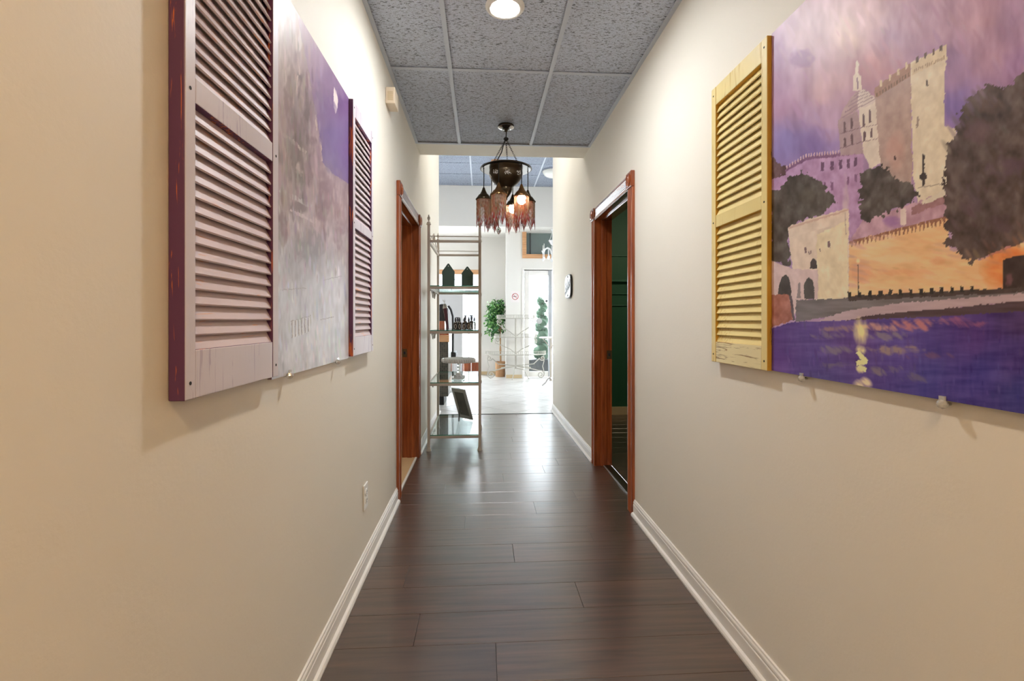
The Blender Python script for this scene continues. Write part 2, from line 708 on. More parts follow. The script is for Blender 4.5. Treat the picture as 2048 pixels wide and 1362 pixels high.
# --- storefront window on the recessed far wall (wooden head and sill, panelled apron)
w1 = struct(MB().box(wx0, FW - 0.02, wz1, wx1 + 0.02, FW + 0.02, wz1 + 0.10).build('window_1', M['tanwood']))
MB().box(wx0, FW - 0.05, wz0 - 0.03, wx1 + 0.02, FW + 0.12, wz0).build('sill', M['white_trim'], w1)
MB().box(wx1 - 0.012, FW - 0.02, wz0, wx1 + 0.03, FW + 0.10, wz1).build('jamb', M['tanwood'], w1)
MB().box(wx0, FW + 0.06, wz0, wx1, FW + 0.075, wz1).build('pane', M['pane'], w1)
for mx in (-2.0, -1.35, xx(937.5, 10.6)):
    MB().box(mx - 0.012, FW + 0.04, wz0, mx + 0.012, FW + 0.09, wz1).build('mullion', M['white_trim'], w1)
n = 16
for i in range(n):
    x0 = wx0 + (wx1 - wx0) / n * i
    MB().box(x0 + 0.002, FW, 0.0, x0 + (wx1 - wx0) / n - 0.002, FW + 0.10, wz0 - 0.03).build('apron_board', M['redwood'], w1)
p = lamp_object('window_portal', 'AREA', ((wx0 + wx1) / 2, FW + 0.12, (wz0 + wz1) / 2), 1, (1, 1, 1), (-PI / 2, 0, 0), shape='RECTANGLE', size=wx1 - wx0, size_y=wz1 - wz0)
p.data.cycles.is_portal = True

# --- high window over the entrance, wooden casing
w2 = struct(MB().box(hx0 - 0.085, FP - 0.03, hz0 - 0.085, hx1 + 0.085, FP + 0.0, hz0 - 0.0).build('window_2', M['tanwood']))
MB().box(hx0 - 0.085, FP - 0.03, hz0, hx0, FP, hz1).build('casing', M['tanwood'], w2)
MB().box(hx1, FP - 0.03, hz0, hx1 + 0.085, FP, hz1).build('casing', M['tanwood'], w2)
M['shade'] = paint('grey_green_shade', rgb(128, 140, 138), 0.7, 0.1, 0.02)
MB().box(hx0 + 0.075, FP + 0.10, hz0 + 0.01, hx0 + 0.105, FP + 0.13, hz1).build('dark_bar', M['black'], w2)
MB().box(hx0, FP + 0.13, hz0, hx1, FP + 0.14, hz1).build('shade_panel', M['shade'], w2)
MB().box(hx0, FP + 0.07, hz0, hx1, FP + 0.075, hz1).build('pane', M['pane'], w2)

# --- entrance door: white frame, glazed leaf
dr = struct(MB().box(dx0 - 0.04, FP - 0.02, 0, dx0, FP + 0.16, dz1 + 0.03).build('door_1', M['white_trim']))
MB().box(dx0, FP - 0.02, dz1, dx1 + 0.04, FP + 0.16, dz1 + 0.03).build('frame_head', M['white_trim'], dr)
MB().box(dx1, FP - 0.02, 0, dx1 + 0.04, FP + 0.16, dz1).build('frame_side', M['white_trim'], dr)
lx1 = xx(1097.5, FP + 0.05)
gx0 = xx(1058.5, FP + 0.05)
fx = dx0 + 0.015
M['alu'] = mat('grey_aluminium', rgb(170, 172, 176), 0.35, 0.5)
MB().box(fx, FP + 0.04, 0.02, gx0, FP + 0.09, dz1 - 0.01).build('stile', M['white_trim'], dr, bevel=0.004)
MB().box(gx0, FP + 0.04, dz1 - 0.11, lx1, FP + 0.09, dz1 - 0.01).build('rail', M['white_trim'], dr, bevel=0.004)
MB().box(gx0, FP + 0.04, 0.02, lx1, FP + 0.09, 0.13).build('rail', M['white_trim'], dr, bevel=0.004)
MB().box(lx1, FP + 0.02, 0.02, lx1 + 0.075, FP + 0.10, dz1 - 0.002).build('stile', M['alu'], dr, bevel=0.004)
MB().box(gx0, FP + 0.06, 0.13, lx1, FP + 0.068, dz1 - 0.11).build('pane', M['pane'], dr)
MB().box(lx1 + 0.075, FP + 0.06, 0.02, dx1, FP + 0.068, dz1 - 0.002).build('pane', M['pane'], dr)
lk = pt(1096, 602, FP + 0.02)
MB().lathe([(0, -0.02), (0.022, -0.016), (0.024, 0.0), (0.024, 0.03)], lk + Vector((-0.03, 0.0, 0)), 16, axis='y').build('lock_cylinder', M['gap'], dr, smooth=True)
dk = pt(1079, 642, FP + 0.04)
M['sticker'] = mat('grey_round_sticker', rgb(178, 178, 176), 0.5)
MB().lathe([(0, -0.002), (0.058, -0.002), (0.062, 0.0), (0.062, 0.004), (0, 0.004)], (dk.x, FP + 0.052, dk.z), 28, axis='y').build('round_sticker', M['sticker'], dr, smooth=True)
p = lamp_object('door_portal', 'AREA', ((dx0 + dx1) / 2, FP + 0.12, dz1 / 2), 1, (1, 1, 1), (-PI / 2, 0, 0), shape='RECTANGLE', size=dx1 - dx0, size_y=dz1)
p.data.cycles.is_portal = True

# --- baseboards with a shoe moulding
def baseboard(name, x, sgn, y0, y1):
    prof = [(0, 0.0), (0.026, 0.0), (0.0265, 0.008), (0.022, 0.017), (0.0125, 0.021), (0.0125, 0.066), (0.010, 0.070), (0.0115, 0.076), (0.0105, 0.083), (0.007, 0.088), (0.006, 0.094), (0.0, 0.096)]
    b = MB().prism([(x + sgn * a, z) for a, z in prof], 'y', y0, y1)
    return struct(b.build(name, M['white_trim']))


baseboard('baseboard_left', XL, 1, YB, LD0 - 0.102)
baseboard('baseboard_left_end', XL, 1, LD1 + 0.102, YE)
baseboard('baseboard_right', XR, -1, YB, RD0 - 0.102)
baseboard('baseboard_right_end', XR, -1, RD1 + 0.102, YE)
struct(MB().box(PX, FP - 0.012, 0, dx0 - 0.04, FP, 0.07).build('baseboard_pier', M['cream']))
struct(MB().box(wx1 + 0.03, FW - 0.012, 0, PX, FW, 0.07).build('baseboard_far', M['cream']))


# --- wooden doorways with fluted casings and rosette blocks
def doorway(name, x, sgn, y0, y1):
    """x: wall face, sgn: direction out of the wall into the hall"""
    out = lambda a: x + sgn * a
    jl = struct(MB().box(out(-WT), y0 - 0.018, 0, out(0.004), y0, DH + 0.018).build(name, M['redwood']))
    def prof_box(b, a0, a1, yy0, yy1, z0, z1):
        b.box(min(out(a0), out(a1)), yy0, z0, max(out(a0), out(a1)), yy1, z1)
        return b
    prof_box(MB(), -WT, 0.004, y1, y1 + 0.018, 0, DH + 0.018).build('jamb', M['redwood'], jl)
    prof_box(MB(), -WT, 0.004, y0, y1, DH, DH + 0.018).build('head_jamb', M['redwood_y'], jl)
    for yy in (y0, y1 - 0.010):
        prof_box(MB(), -0.085, -0.045, yy, yy + 0.010, 0, DH).build('door_stop', M['redwood'], jl, bevel=0.002)
    prof_box(MB(), -0.085, -0.045, y0 + 0.01, y1 - 0.01, DH - 0.010, DH).build('door_stop', M['redwood_y'], jl, bevel=0.002)
    # fluted casing profile across its 100 mm width
    def flutes(a0, a1):
        pr = [(a0, 0.001), (a0, 0.012), (a0 + 0.004, 0.017), (a0 + 0.014, 0.019)]
        n = 5
        w = (a1 - a0 - 0.036) / n
        for i in range(n):
            s = a0 + 0.018 + i * w
            pr += [(s, 0.019), (s + w * 0.22, 0.0145), (s + w * 0.5, 0.013), (s + w * 0.78, 0.0145), (s + w, 0.019)]
        pr += [(a1 - 0.014, 0.019), (a1 - 0.004, 0.017), (a1, 0.012), (a1, 0.001)]
        return pr
    for ya, yb in ((y0 - 0.10, y0), (y1, y1 + 0.10)):
        b = MB()
        b.prism([(out(o), a) for a, o in flutes(ya, yb)], 'z', 0, DH)
        b.build('casing', M['redwood'], jl, smooth=False)
    b = MB()
    b.prism([(out(o), z) for z, o in flutes(DH, DH + 0.095)], 'y', y0, y1)
    b.build('head_casing', M['redwood_y'], jl)
    for ya in (y0 - 0.10, y1):
        c = ya + 0.05
        r = prof_box(MB(), 0.001, 0.026, ya - 0.003, ya + 0.103, DH, DH + 0.098).build('rosette_block', M['redwood'], jl, bevel=0.004)
        pr = [(0.040, 0.0), (0.040, 0.004), (0.034, 0.007), (0.030, 0.002), (0.024, 0.002), (0.020, 0.007), (0.014, 0.003), (0.009, 0.008), (0, 0.010)]
        b = MB()
        b.lathe([(q, sgn * h) for q, h in pr], (out(0.0255), c, DH + 0.049), 28, axis='x')
        b.build('rosette', M['redwood'], r, smooth=True)
    return jl


dl = doorway('door_2', XL, 1, LD0, LD1)
drr = doorway('door_3', XR, -1, RD0, RD1)
# strike plates on the far jambs
M['brass_old'] = mat('aged_brass', rgb(120, 98, 70), 0.35, 0.8)
for jl, cx, y in ((dl, XL - 0.108, LD1), (drr, XR + 0.108, RD1)):
    zc = zz(707, 4.1)
    b = MB().box(cx - 0.020, y - 0.002, zc - 0.035, cx + 0.020, y, zc + 0.035)
    s = b.build('strike_plate', M['brass_old'], jl)
    MB().box(cx - 0.008, y - 0.003, zc - 0.012, cx + 0.008, y - 0.0015, zc + 0.012).build('latch_hole', M['gap'], s)
# thresholds
struct(MB().prism([(XR + 0.062, -0.004), (XR + 0.066, 0.006), (XR + 0.11, 0.006), (XR + 0.13, -0.004)], 'y', RD0, RD1).build('trim_2', M['bronze']))
struct(MB().box(XR + 0.058, RD0, -0.004, XR + 0.066, RD1, 0.006).build('trim_3', M['alu']))
struct(MB().box(XL - 0.018, LD0, -0.006, XL - 0.002, LD1, 0.007).build('trim_4', M['white_trim']))

# --- side rooms behind the two doorways
GX1, GY0, GY1 = 3.2, 1.9, 6.0
GX0 = XR + WT
b = MB()
b.box(GX0, GY1, 0, GX1, GY1 + 0.12, 2.6)
b.box(GX1, GY0, 0, GX1 + 0.1, GY1, 2.6)
b.box(GX0, GY0 - 0.1, 0, GX1, GY0, 2.6)
struct(b.build('wall_green_room', M['green']))
struct(MB().box(GX0, GY0, 2.6, GX1, GY1, 2.68).build('ceiling_green_room', M['gap']))
gf = struct(MB().box(GX0, GY0, -0.08, GX1, GY1, -0.006).build('floor_green_room', M['gap']))
yy = GY0
i = 0
while yy < GY1 - 0.02:
    jx = GX0 + 0.35 + (i * 0.43) % 1.2
    for a, c in ((GX0, jx), (jx, min(jx + 1.22, GX1)), (min(jx + 1.22, GX1), GX1)):
        clamp_plank(a, c, yy, min(yy + PW, GY1), gf)
    yy += PW
    i += 1
struct(MB().box(GX0, GY1 - 0.014, 0, GX1, GY1, 0.10).build('baseboard_green_room', M['cream']))
M['green_rail'] = paint('green_rail_paint', rgb(58, 110, 84), 0.4, 0.05, 0.0)
dgr = GY1 + 0.09
for vv in (512, 562, 588, 611):
    z = zz(vv, dgr)
    s = thing('wall_rail', {512: 'thin green rail on green wall, topmost and faintest', 562: 'thick green ledge on green wall, second from top', 588: 'thin green rail on green wall under the thick ledge', 611: 'thin green rail on green wall, lowest of four'}[vv], 'wall rail', (1.9, GY1, z - 0.01), 'rails on the green wall')
    hgt = 0.022 if vv == 562 else 0.010
    dp = 0.05 if vv == 562 else 0.018
    MB().box(1.25, GY1 - dp, z - hgt / 2, 2.9, GY1 - 0.001, z + hgt / 2).build('rail', M['green_rail'], s, bevel=0.002)
    for bx in (1.42, 2.0, 2.6):
        MB().box(bx - 0.012, GY1 - dp * 0.8, z - hgt / 2 - 0.03, bx + 0.012, GY1 - 0.001, z - hgt / 2).build('bracket', M['green_rail'], s)
RX0 = -3.0
b = MB()
b.box(RX0, 5.6, 0, XL - WT, 5.7, 2.6)
b.box(RX0 - 0.1, 2.3, 0, RX0, 5.6, 2.6)
b.box(RX0, 2.2, 0, XL - WT, 2.3, 2.6)
struct(b.build('wall_beige_room', M['cream']))
struct(MB().box(RX0, 2.3, 2.6, XL - WT, 5.6, 2.68).build('ceiling_beige_room', M['wall']))
struct(MB().box(RX0, 2.3, -0.08, XL - WT, 5.6, 0.004).build('floor_beige_room', M['beige_floor']))
struct(MB().box(XL - WT, LD0, -0.005, XL - 0.018, LD1, 0.004).build('trim_5', M['beige_floor']))

# --- the street outside the lobby
struct(MB().box(-14, FW + 0.17, -0.12, 14, 30, -0.02).build('ground_street', paint('pale_pavement', rgb(225, 225, 225), 0.8, 0.1, 0.1)))
struct(MB().box(LX1 + 0.14, 2, -0.12, 14, FW + 0.17, -0.02).build('ground_side', paint('pale_pavement_side', rgb(225, 225, 225), 0.8, 0.1, 0.1)))
struct(MB().box(-14, 2, -0.12, LX0 - 0.14, FW + 0.17, -0.02).build('ground_side.001', paint('pale_pavement_other_side', rgb(225, 225, 225), 0.8, 0.1, 0.1)))
M['siding'] = paint('white_siding', rgb(238, 238, 240), 0.7, 0.03, 0.0)
hs_ = thing('house', 'white clapboard house across the street behind the glass door', 'house', (1.0, 17.0, -0.02))
MB().box(-6, 17.05, -0.02, 8, 20, 6.0).build('wall', M['siding'], hs_)
bd = MB().prism([(17.05, 0.0), (17.015, 0.0), (17.045, 0.20), (17.05, 0.20)], 'x', -6, 8).build('siding_board', M['siding'], hs_)
for i in range(1, 29):
    share(bd, (0, 0, 0.205 * i))
M['outside_dark'] = mat('grey_window_glass', rgb(120, 128, 138), 0.1)
for wx in (-3.2, -0.6, 2.3):
    w = MB().box(wx - 0.06, 16.96, 0.95, wx + 1.06, 17.0, 2.45).build('window', M['white_trim'], hs_)
    MB().box(wx, 16.94, 1.02, wx + 1.0, 16.958, 2.38).build('pane', M['outside_dark'], w)
rf = MB().prism([(16.6, 5.9), (18.5, 7.6), (20.4, 5.9)], 'x', -6.3, 8.3).build('roof', M['outside_dark'], hs_)

# ================================================================== LAMPS OF THE HALL, AND ADDED LAMPS
WARM = (1.0, 0.80, 0.56)
M['bulb'] = mat('lit_recessed_bulb', (1, 1, 1, 1), 0.4, emit=(0.93, 0.97, 1.0, 1), estr=640.0)
M['bulb_warm'] = mat('lit_warm_bulb', (1, 1, 1, 1), 0.4, emit=(1.0, 0.68, 0.35, 1), estr=820.0)
M['trim_enamel'] = mat('white_enamel', rgb(240, 236, 228), 0.3)


def recessed(label, x, y, bulb):
    t = thing('recessed_ceiling_light', label, 'ceiling light', (x, y, ZC + 0.006))
    z = ZC + 0.0055
    MB().lathe([(0.094, z), (0.094, z - 0.004), (0.088, z - 0.011), (0.079, z - 0.013), (0.076, z - 0.010), (0.072, z - 0.013), (0.066, z - 0.012), (0.063, z - 0.004), (0.063, z)], (x, y, 0), 40).build('trim_ring', M['trim_enamel'], t, smooth=True)
    MB().lathe([(0.058, z - 0.0005), (0.057, z - 0.006), (0.045, z - 0.0115), (0.025, z - 0.014), (0, z - 0.015)], (x, y, 0), 32).build('bulb', bulb, t, smooth=True)
    return t


DREC = F * (ZC - EYE) / (V0 - 15)
xr = xx(1010, DREC)
recessed('round recessed light with a glowing bulb in the grey tile ceiling', xr, yd(DREC, xr), M['bulb'])
recessed('unseen recessed light with a warm bulb added behind the camera', xr, -0.75, M['bulb_warm'])  # unseen lamp added for the warm light on the near walls



def added_lamp(label, x, y, z, s, tint=(1.0, 0.84, 0.62, 1)):  # unseen lamps added to light the side rooms and the hall end
    t = thing('added_ceiling_lamp', label, 'ceiling lamp', (x, y, z - 0.09))
    MB().lathe([(0.15, z - 0.001), (0.15, z - 0.02), (0, z - 0.02)], (x, y, 0), 28).build('base', M['trim_enamel'], t, smooth=True)
    m = mat('added_lamp_glow', (1, 1, 1, 1), 0.4, emit=tint, estr=s)
    MB().lathe([(0.14, z - 0.0205), (0.13, z - 0.05), (0.08, z - 0.08), (0, z - 0.09)], (x, y, 0), 28).build('shade', m, t, smooth=True)


added_lamp('unseen round ceiling lamp added to light the green side room', 2.2, 4.6, 2.6, 62.0)
added_lamp('unseen round ceiling lamp added to light the beige side room', -1.7, 3.6, 2.6, 22.0)
added_lamp('unseen round ceiling lamp added to brighten the hall end', 0.25, 5.35, ZL + 0.003, 70.0, (1.0, 0.97, 0.93, 1))

# ---- hanging bronze lamp with beaded bells
DC = F * (ZC - EYE) / (V0 - 250)
CX = xx(1012, DC)
CY = yd(DC, CX)
ch = thing('hanging_lamp', 'dark bronze hanging lamp with six beaded bells in the hall', 'hanging lamp', (CX, CY, 1.83))
b = MB().lathe([(0, ZC - 0.004), (0.060, ZC - 0.004), (0.062, ZC - 0.016), (0.056, ZC - 0.022), (0.050, ZC - 0.026), (0.030, ZC - 0.034), (0.012, ZC - 0.040), (0.010, ZC - 0.052), (0, ZC - 0.054)], (CX, CY, 0), 32)
b.build('canopy', M['bronze'], ch, smooth=True)
b = MB().lathe([(0.061, ZC - 0.018), (0.062, ZC - 0.021), (0.054, ZC - 0.0275), (0.034, ZC - 0.0365), (0.030, ZC - 0.034)], (CX, CY, 0), 32)
b.build('canopy_rim', M['silver'], ch, smooth=True)
ZD = zz(336, DC)
knot = Vector((CX, CY, zz(278, DC)))
MB().tube([(CX, CY, ZC - 0.05), (CX + 0.003, CY, (ZC + knot.z) / 2), knot], 0.0045, 8).build('stem_cord', M['black_cord'], ch, smooth=True)
MB().ball(knot, 0.018, 14, (1.1, 1.1, 0.75)).build('hook_knob', M['black_cord'], ch, smooth=True)
# chains: links alternate, one joined part per chain
for ci, ang in enumerate((200, -40, 80)):
    a = math.radians(ang)
    end = Vector((CX + 0.115 * math.cos(a), CY + 0.115 * math.sin(a), ZD + 0.012))
    d = end - knot
    nl = 15
    b = MB()
    t = d.normalized()
    s1 = t.orthogonal().normalized()
    s2 = t.cross(s1)
    for i in range(nl):
        c = knot + d * ((i + 0.5) / nl)
        s = s1 if i % 2 else s2
        hl = d.length / nl * 0.66
        b.tube([c + t * hl * math.cos(q * PI / 5) + s * 0.0055 * math.sin(q * PI / 5) for q in range(10)], 0.0014, 5, closed=True)
    b.build('chain', M['bronze'], ch, smooth=True)
a = math.radians(215)
MB().tube([knot, knot + Vector((-0.02, -0.01, -0.05)), knot + Vector((-0.035, -0.02, -0.11)), knot + Vector((-0.065, -0.035, -0.17)), (CX - 0.075, CY - 0.045, ZD + 0.01)], 0.004, 6).build('power_cord', M['black_cord'], ch, smooth=True)
# disc
disc = MB().lathe([(0, ZD + 0.020), (0.10, ZD + 0.018), (0.17, ZD + 0.008), (0.196, ZD - 0.004), (0.199, ZD - 0.010), (0.193, ZD - 0.012), (0.165, ZD - 0.002), (0.12, ZD + 0.003), (0, ZD + 0.003)], (CX, CY, 0), 56)
disc.build('disc', M['bronze'], ch, smooth=True)
MB().lathe([(0.190, ZD - 0.0135), (0.165, ZD - 0.0045), (0.130, ZD + 0.0005), (0.126, ZD - 0.003), (0.160, ZD - 0.008), (0.186, ZD - 0.0165)], (CX, CY, 0), 56).build('disc_underside', M['silver'], ch, smooth=True)
# pierced vase body
zt, zb = ZD, zz(402, DC)
prof = [(0.118, 0.0), (0.124, -0.02), (0.126, -0.045), (0.120, -0.075), (0.105, -0.105), (0.080, -0.135), (0.056, -0.155), (0.046, -0.165), (0.047, -0.178), (0.040, -0.200), (0.026, -0.225), (0.014, -0.242), (0.009, -0.250), (0.011, -0.258), (0.006, -0.266), (0, -0.272)]
sc = (zt - zb) / 0.272
vase = MB().lathe([(r * 1.02, zt + h * sc) for r, h in prof], (CX, CY, 0), 40).build('vase', M['bronze'], ch, smooth=True)


def vase_r(h):
    for (r0, h0), (r1, h1) in zip(prof, prof[1:]):
        if h1 <= h <= h0:
            return (r0 + (r1 - r0) * (h0 - h) / (h0 - h1)) * 1.02
    return 0.05


# pierced lace motifs: white dots stand in for light through the piercings
b = MB()
for k in range(8):
    a0 = -PI / 2 + 0.06 + k * PI / 4
    fan = k % 2 == 0
    for i in range(34 if fan else 24):
        rr = random.random() ** 0.6
        th = random.uniform(0, PI) if fan else random.uniform(0, 2 * PI)
        du = rr * math.cos(th) * (0.030 if fan else 0.024)
        dv = rr * math.sin(th) * (0.034 if fan else 0.020)
        h = (-0.088 if fan else -0.062) + dv
        r = vase_r(h)
        aa = a0 + du / r
        c = (CX + r * math.cos(aa), CY + r * math.sin(aa), zt + h * sc)
        b.ball(c, 0.0025, 6)
b.build('pierced_light_dots', M['plastic_white'], vase, kind='stuff')
MB().tube([(CX + 0.122 * math.cos(q * PI / 24), CY + 0.122 * math.sin(q * PI / 24), zt - 0.012) for q in range(48)], 0.004, 6, closed=True).build('vase_band', M['bronze_bright'], vase, smooth=True)


def fringe_mat():
    m = mat('amber_red_glass_beads', rgb(180, 90, 60), 0.15, trans=0.45, ior=1.5)
    t = NT(m)
    at = t.n('ShaderNodeAttribute', attribute_name='bead')
    t.l(at.outputs['Color'], t.b.inputs['Base Color'])
    return m


M['fringe'] = fringe_mat()
M['globe_lit'] = mat('lit_frosted_globe', (1, 1, 1, 1), 0.4, emit=(1.0, 0.82, 0.62, 1), estr=22.0)
M['globe_off'] = mat('frosted_globe', rgb(238, 222, 208), 0.35, trans=0.2)


def colour_attr(o, name, cols):
    me = o.data
    at = me.color_attributes.new(name, 'FLOAT_COLOR', 'POINT')
    arr = np.ones((len(me.vertices), 4), np.float32)
    arr[:, :3] = cols
    at.data.foreach_set('color', arr.ravel())


BCOLS = [s2l(c) for c in ((200, 152, 112), (184, 108, 86), (178, 156, 134), (212, 178, 150), (156, 130, 104), (200, 78, 70))]
TIPS = [s2l(c) for c in ((190, 40, 44), (225, 215, 215), (170, 140, 140), (200, 80, 80))]
ZCAP = zz(392, DC - 0.14)
for k, ang in enumerate((-51, -111, -171, 9, 69, 129)):
    a = math.radians(ang)
    x, y = CX + 0.172 * math.cos(a), CY + 0.172 * math.sin(a)
    lit = k in (0, 4)
    capm = M['bronze_bright'] if k in (0, 1) else M['bronze']
    MB().tube([(x, y, ZD - 0.008), (x + 0.001, y, (ZD + ZCAP) / 2 + 0.05), (x, y, ZCAP + 0.085)], 0.0038, 6).build('cord', M['black_cord'], ch, smooth=True)
    MB().ball((x, y, ZD - 0.012), 0.008, 10).build('cord_boss', M['black_cord'], ch, smooth=True)
    cap = MB().lathe([(0.005, 0.092), (0.009, 0.086), (0.014, 0.070), (0.022, 0.052), (0.029, 0.040), (0.036, 0.036), (0.045, 0.024), (0.052, 0.014), (0.054, 0.010), (0.057, 0.008), (0.058, 0.0), (0.055, -0.004), (0.050, 0.002), (0.030, 0.020), (0.0, 0.026)], (x, y, ZCAP), 28).build('bell_cap', capm, ch, smooth=True)
    b = MB()
    for q in range(22):
        aa = q * 2 * PI / 22
        b.ball((x + 0.0575 * math.cos(aa), y + 0.0575 * math.sin(aa), ZCAP + 0.001), 0.0045, 6)
    b.build('beaded_rim', capm, cap, kind='stuff')
    # bead strands: a scalloped curtain of six points
    b, cols = MB(), []
    ns = 60
    for q in range(ns):
        aa = q * 2 * PI / ns
        r = 0.054 + 0.0008 * math.sin(q * 7.1)
        sx, sy = x + r * math.cos(aa), y + r * math.sin(aa)
        tri = abs((q / ns * 6) % 1.0 - 0.5) * 2
        ln = 0.150 + 0.065 * tri + random.uniform(-0.006, 0.006)
        zs = [ZCAP - 0.001 - ln * j / 11 for j in range(12)]
        rad = [0.0013 if j % 2 else 0.0023 for j in range(12)]
        n0 = len(b.v)
        b.tube([(sx + random.uniform(-1, 1) * 0.0006, sy + random.uniform(-1, 1) * 0.0006, z) for z in zs], rad, 4)
        base = BCOLS[(q // 2 + q % 3) % len(BCOLS)]
        for j in range(12):
            c = base if j < 9 else TIPS[(q + j) % 4]
            if random.random() < 0.15:
                c = BCOLS[random.randrange(6)]
            cols += [c] * 4
    o = b.build('bead_fringe', M['fringe'], ch, kind='stuff', recalc=True)
    colour_attr(o, 'bead', np.array(cols))
    MB().ball((x, y, ZCAP - 0.022), 0.036, 20, (1, 1, 1.05)).build('globe_bulb', M['globe_lit'] if lit else M['globe_off'], ch, smooth=True)
# clear crystal drop hanging below a bell
xk, yk = CX + 0.172 * math.cos(math.radians(-111)), CY + 0.172 * math.sin(math.radians(-111))
zk = zz(470, DC - 0.15)
MB().tube([(xk, yk, ZCAP - 0.06), (xk, yk, zk + 0.05)], 0.0012, 5).build('drop_wire', M['silver'], ch)
MB().lathe([(0, zk), (0.010, zk + 0.010), (0.019, zk + 0.030), (0.015, zk + 0.044), (0.005, zk + 0.054), (0, zk + 0.056)], (xk, yk, 0), 8).build('crystal_drop', M['glass_clear'], ch)

# ---- alarm siren box on the left wall
dA = dep(771, XL)
yA = yd(dA, XL)
zA0, zA1 = zz(206, dA), zz(173, dA)
sb = thing('siren_box', 'small cream plastic siren box high on the left hall wall', 'siren box', (XL + 0.028, yA + 0.06, zA0))
MB().box(XL + 0.001, yA, zA0, XL + 0.055, yA + 0.12, zA1).build('housing', M['plastic_cream'], sb, bevel=0.004)
gr = MB().box(XL + 0.012, yA - 0.0015, zA0 + 0.018, XL + 0.044, yA + 0.0005, zA0 + 0.021).build('grille_slot', M['cream'], sb)
for i in range(1, 9):
    share(gr, (0, 0, 0.006 * i))

# ---- wall outlet
dO = dep(731.5, XL + 0.004)
yO, zO = yd(dO, XL), zz(992, dO)
ot = thing('wall_outlet', 'white duplex wall outlet low on the left hall wall', 'outlet', (XL, yO, zO - 0.06))
MB().box(XL + 0.0005, yO - 0.037, zO - 0.060, XL + 0.007, yO + 0.037, zO + 0.060).build('cover_plate', M['plastic_white'], ot, bevel=0.003)
for s in (-1, 1):
    f = MB().lathe([(0, 0), (0.0165, 0), (0.0165, 0.003), (0, 0.003)], (XL + 0.0068, yO, zO + s * 0.0195), 20, axis='x').build('socket', M['plastic_white'], ot)
    for dy, hh in ((-0.0065, 0.005), (0.0065, 0.0042)):
        MB().box(XL + 0.0095, yO + dy - 0.0014, zO + s * 0.0195 - hh + 0.003, XL + 0.0102, yO + dy + 0.0014, zO + s * 0.0195 + hh + 0.003).build('slot', M['gap'], f)
    MB().lathe([(0, 0), (0.0025, 0), (0.0025, 0.001), (0, 0.001)], (XL + 0.0095, yO, zO + s * 0.0195 - 0.008), 10, axis='x').build('slot', M['gap'], f)
MB().lathe([(0, 0), (0.003, 0), (0.002, 0.0012), (0, 0.0014)], (XL + 0.0068, yO, zO), 10, axis='x').build('screw', M['silver'], ot)

# ---- octagonal sign on the right wall
dS = dep(1139, XR)
yS, zS = yd(dS, XR), zz(573, dS)
sw, sh = 0.175, 0.125
sg = thing('wall_sign', 'small white shield-shaped sign with black script on the right wall', 'sign', (XR, yS, zS - sh))
oc = []
for i in range(32):
    a = 2 * PI * i / 32
    e = 0.55
    oc.append((yS + sw * math.copysign(abs(math.cos(a)) ** e, math.cos(a)), zS + sh * math.copysign(abs(math.sin(a)) ** e, math.sin(a))))
M['sign_black'] = mat('black_sign_paint', rgb(38, 37, 34), 0.35)
M['sign_white'] = mat('white_sign_paint', rgb(244, 243, 238), 0.3)
MB().prism(oc, 'x', XR - 0.022, XR - 0.001).build('board', M['sign_black'], sg, bevel=0.002)
oc2 = [(yS + (a - yS) * 0.94, zS + (c - zS) * 0.94) for a, c in oc]
MB().prism(oc2, 'x', XR - 0.024, XR - 0.0215).build('face', M['sign_white'], sg)
cu = bpy.data.curves.new('script', 'FONT')
cu.body = 'Salon'
cu.size = 0.17
cu.shear = 0.35
cu.align_x = 'CENTER'
cu.align_y = 'CENTER'
cu.extrude = 0.001
cu.offset = 0.003
tmp = bpy.data.objects.new('script_tmp', cu)
COL.objects.link(tmp)
bpy.context.view_layer.update()
me = bpy.data.meshes.new_from_object(tmp.evaluated_get(bpy.context.evaluated_depsgraph_get()))
bpy.data.objects.remove(tmp)
for v in me.vertices:                       # text runs towards the camera on the right-hand wall, climbing a little
    tx, ty, tz = v.co
    v.co = Vector((XR - 0.0245 - tz, yS - tx * 0.80, zS + ty + tx * 0.22)) - OFF[sg]
me.materials.append(M['sign_black'])
so = bpy.data.objects.new('script_lettering', me)
COL.objects.link(so)
so.parent = sg
OFF[so] = OFF[sg]
MB().tube([(XR - 0.0245, yS + 0.135 - 0.27 * i / 8, zS - 0.068 + 0.075 * i / 8 + 0.004 * math.sin(i)) for i in range(9)], 0.005, 6).build('underline_flourish', M['sign_black'], sg)
for s in (-1, 1):
    MB().tube([(XR - 0.0245, yS - 0.02 + p, zS + s * 0.098 + q) for p, q in spiral(0, 0, 0.014, 1.4, 0.4 * s, 16)], 0.0025, 5).build('scroll_mark', M['sign_black'], sg)


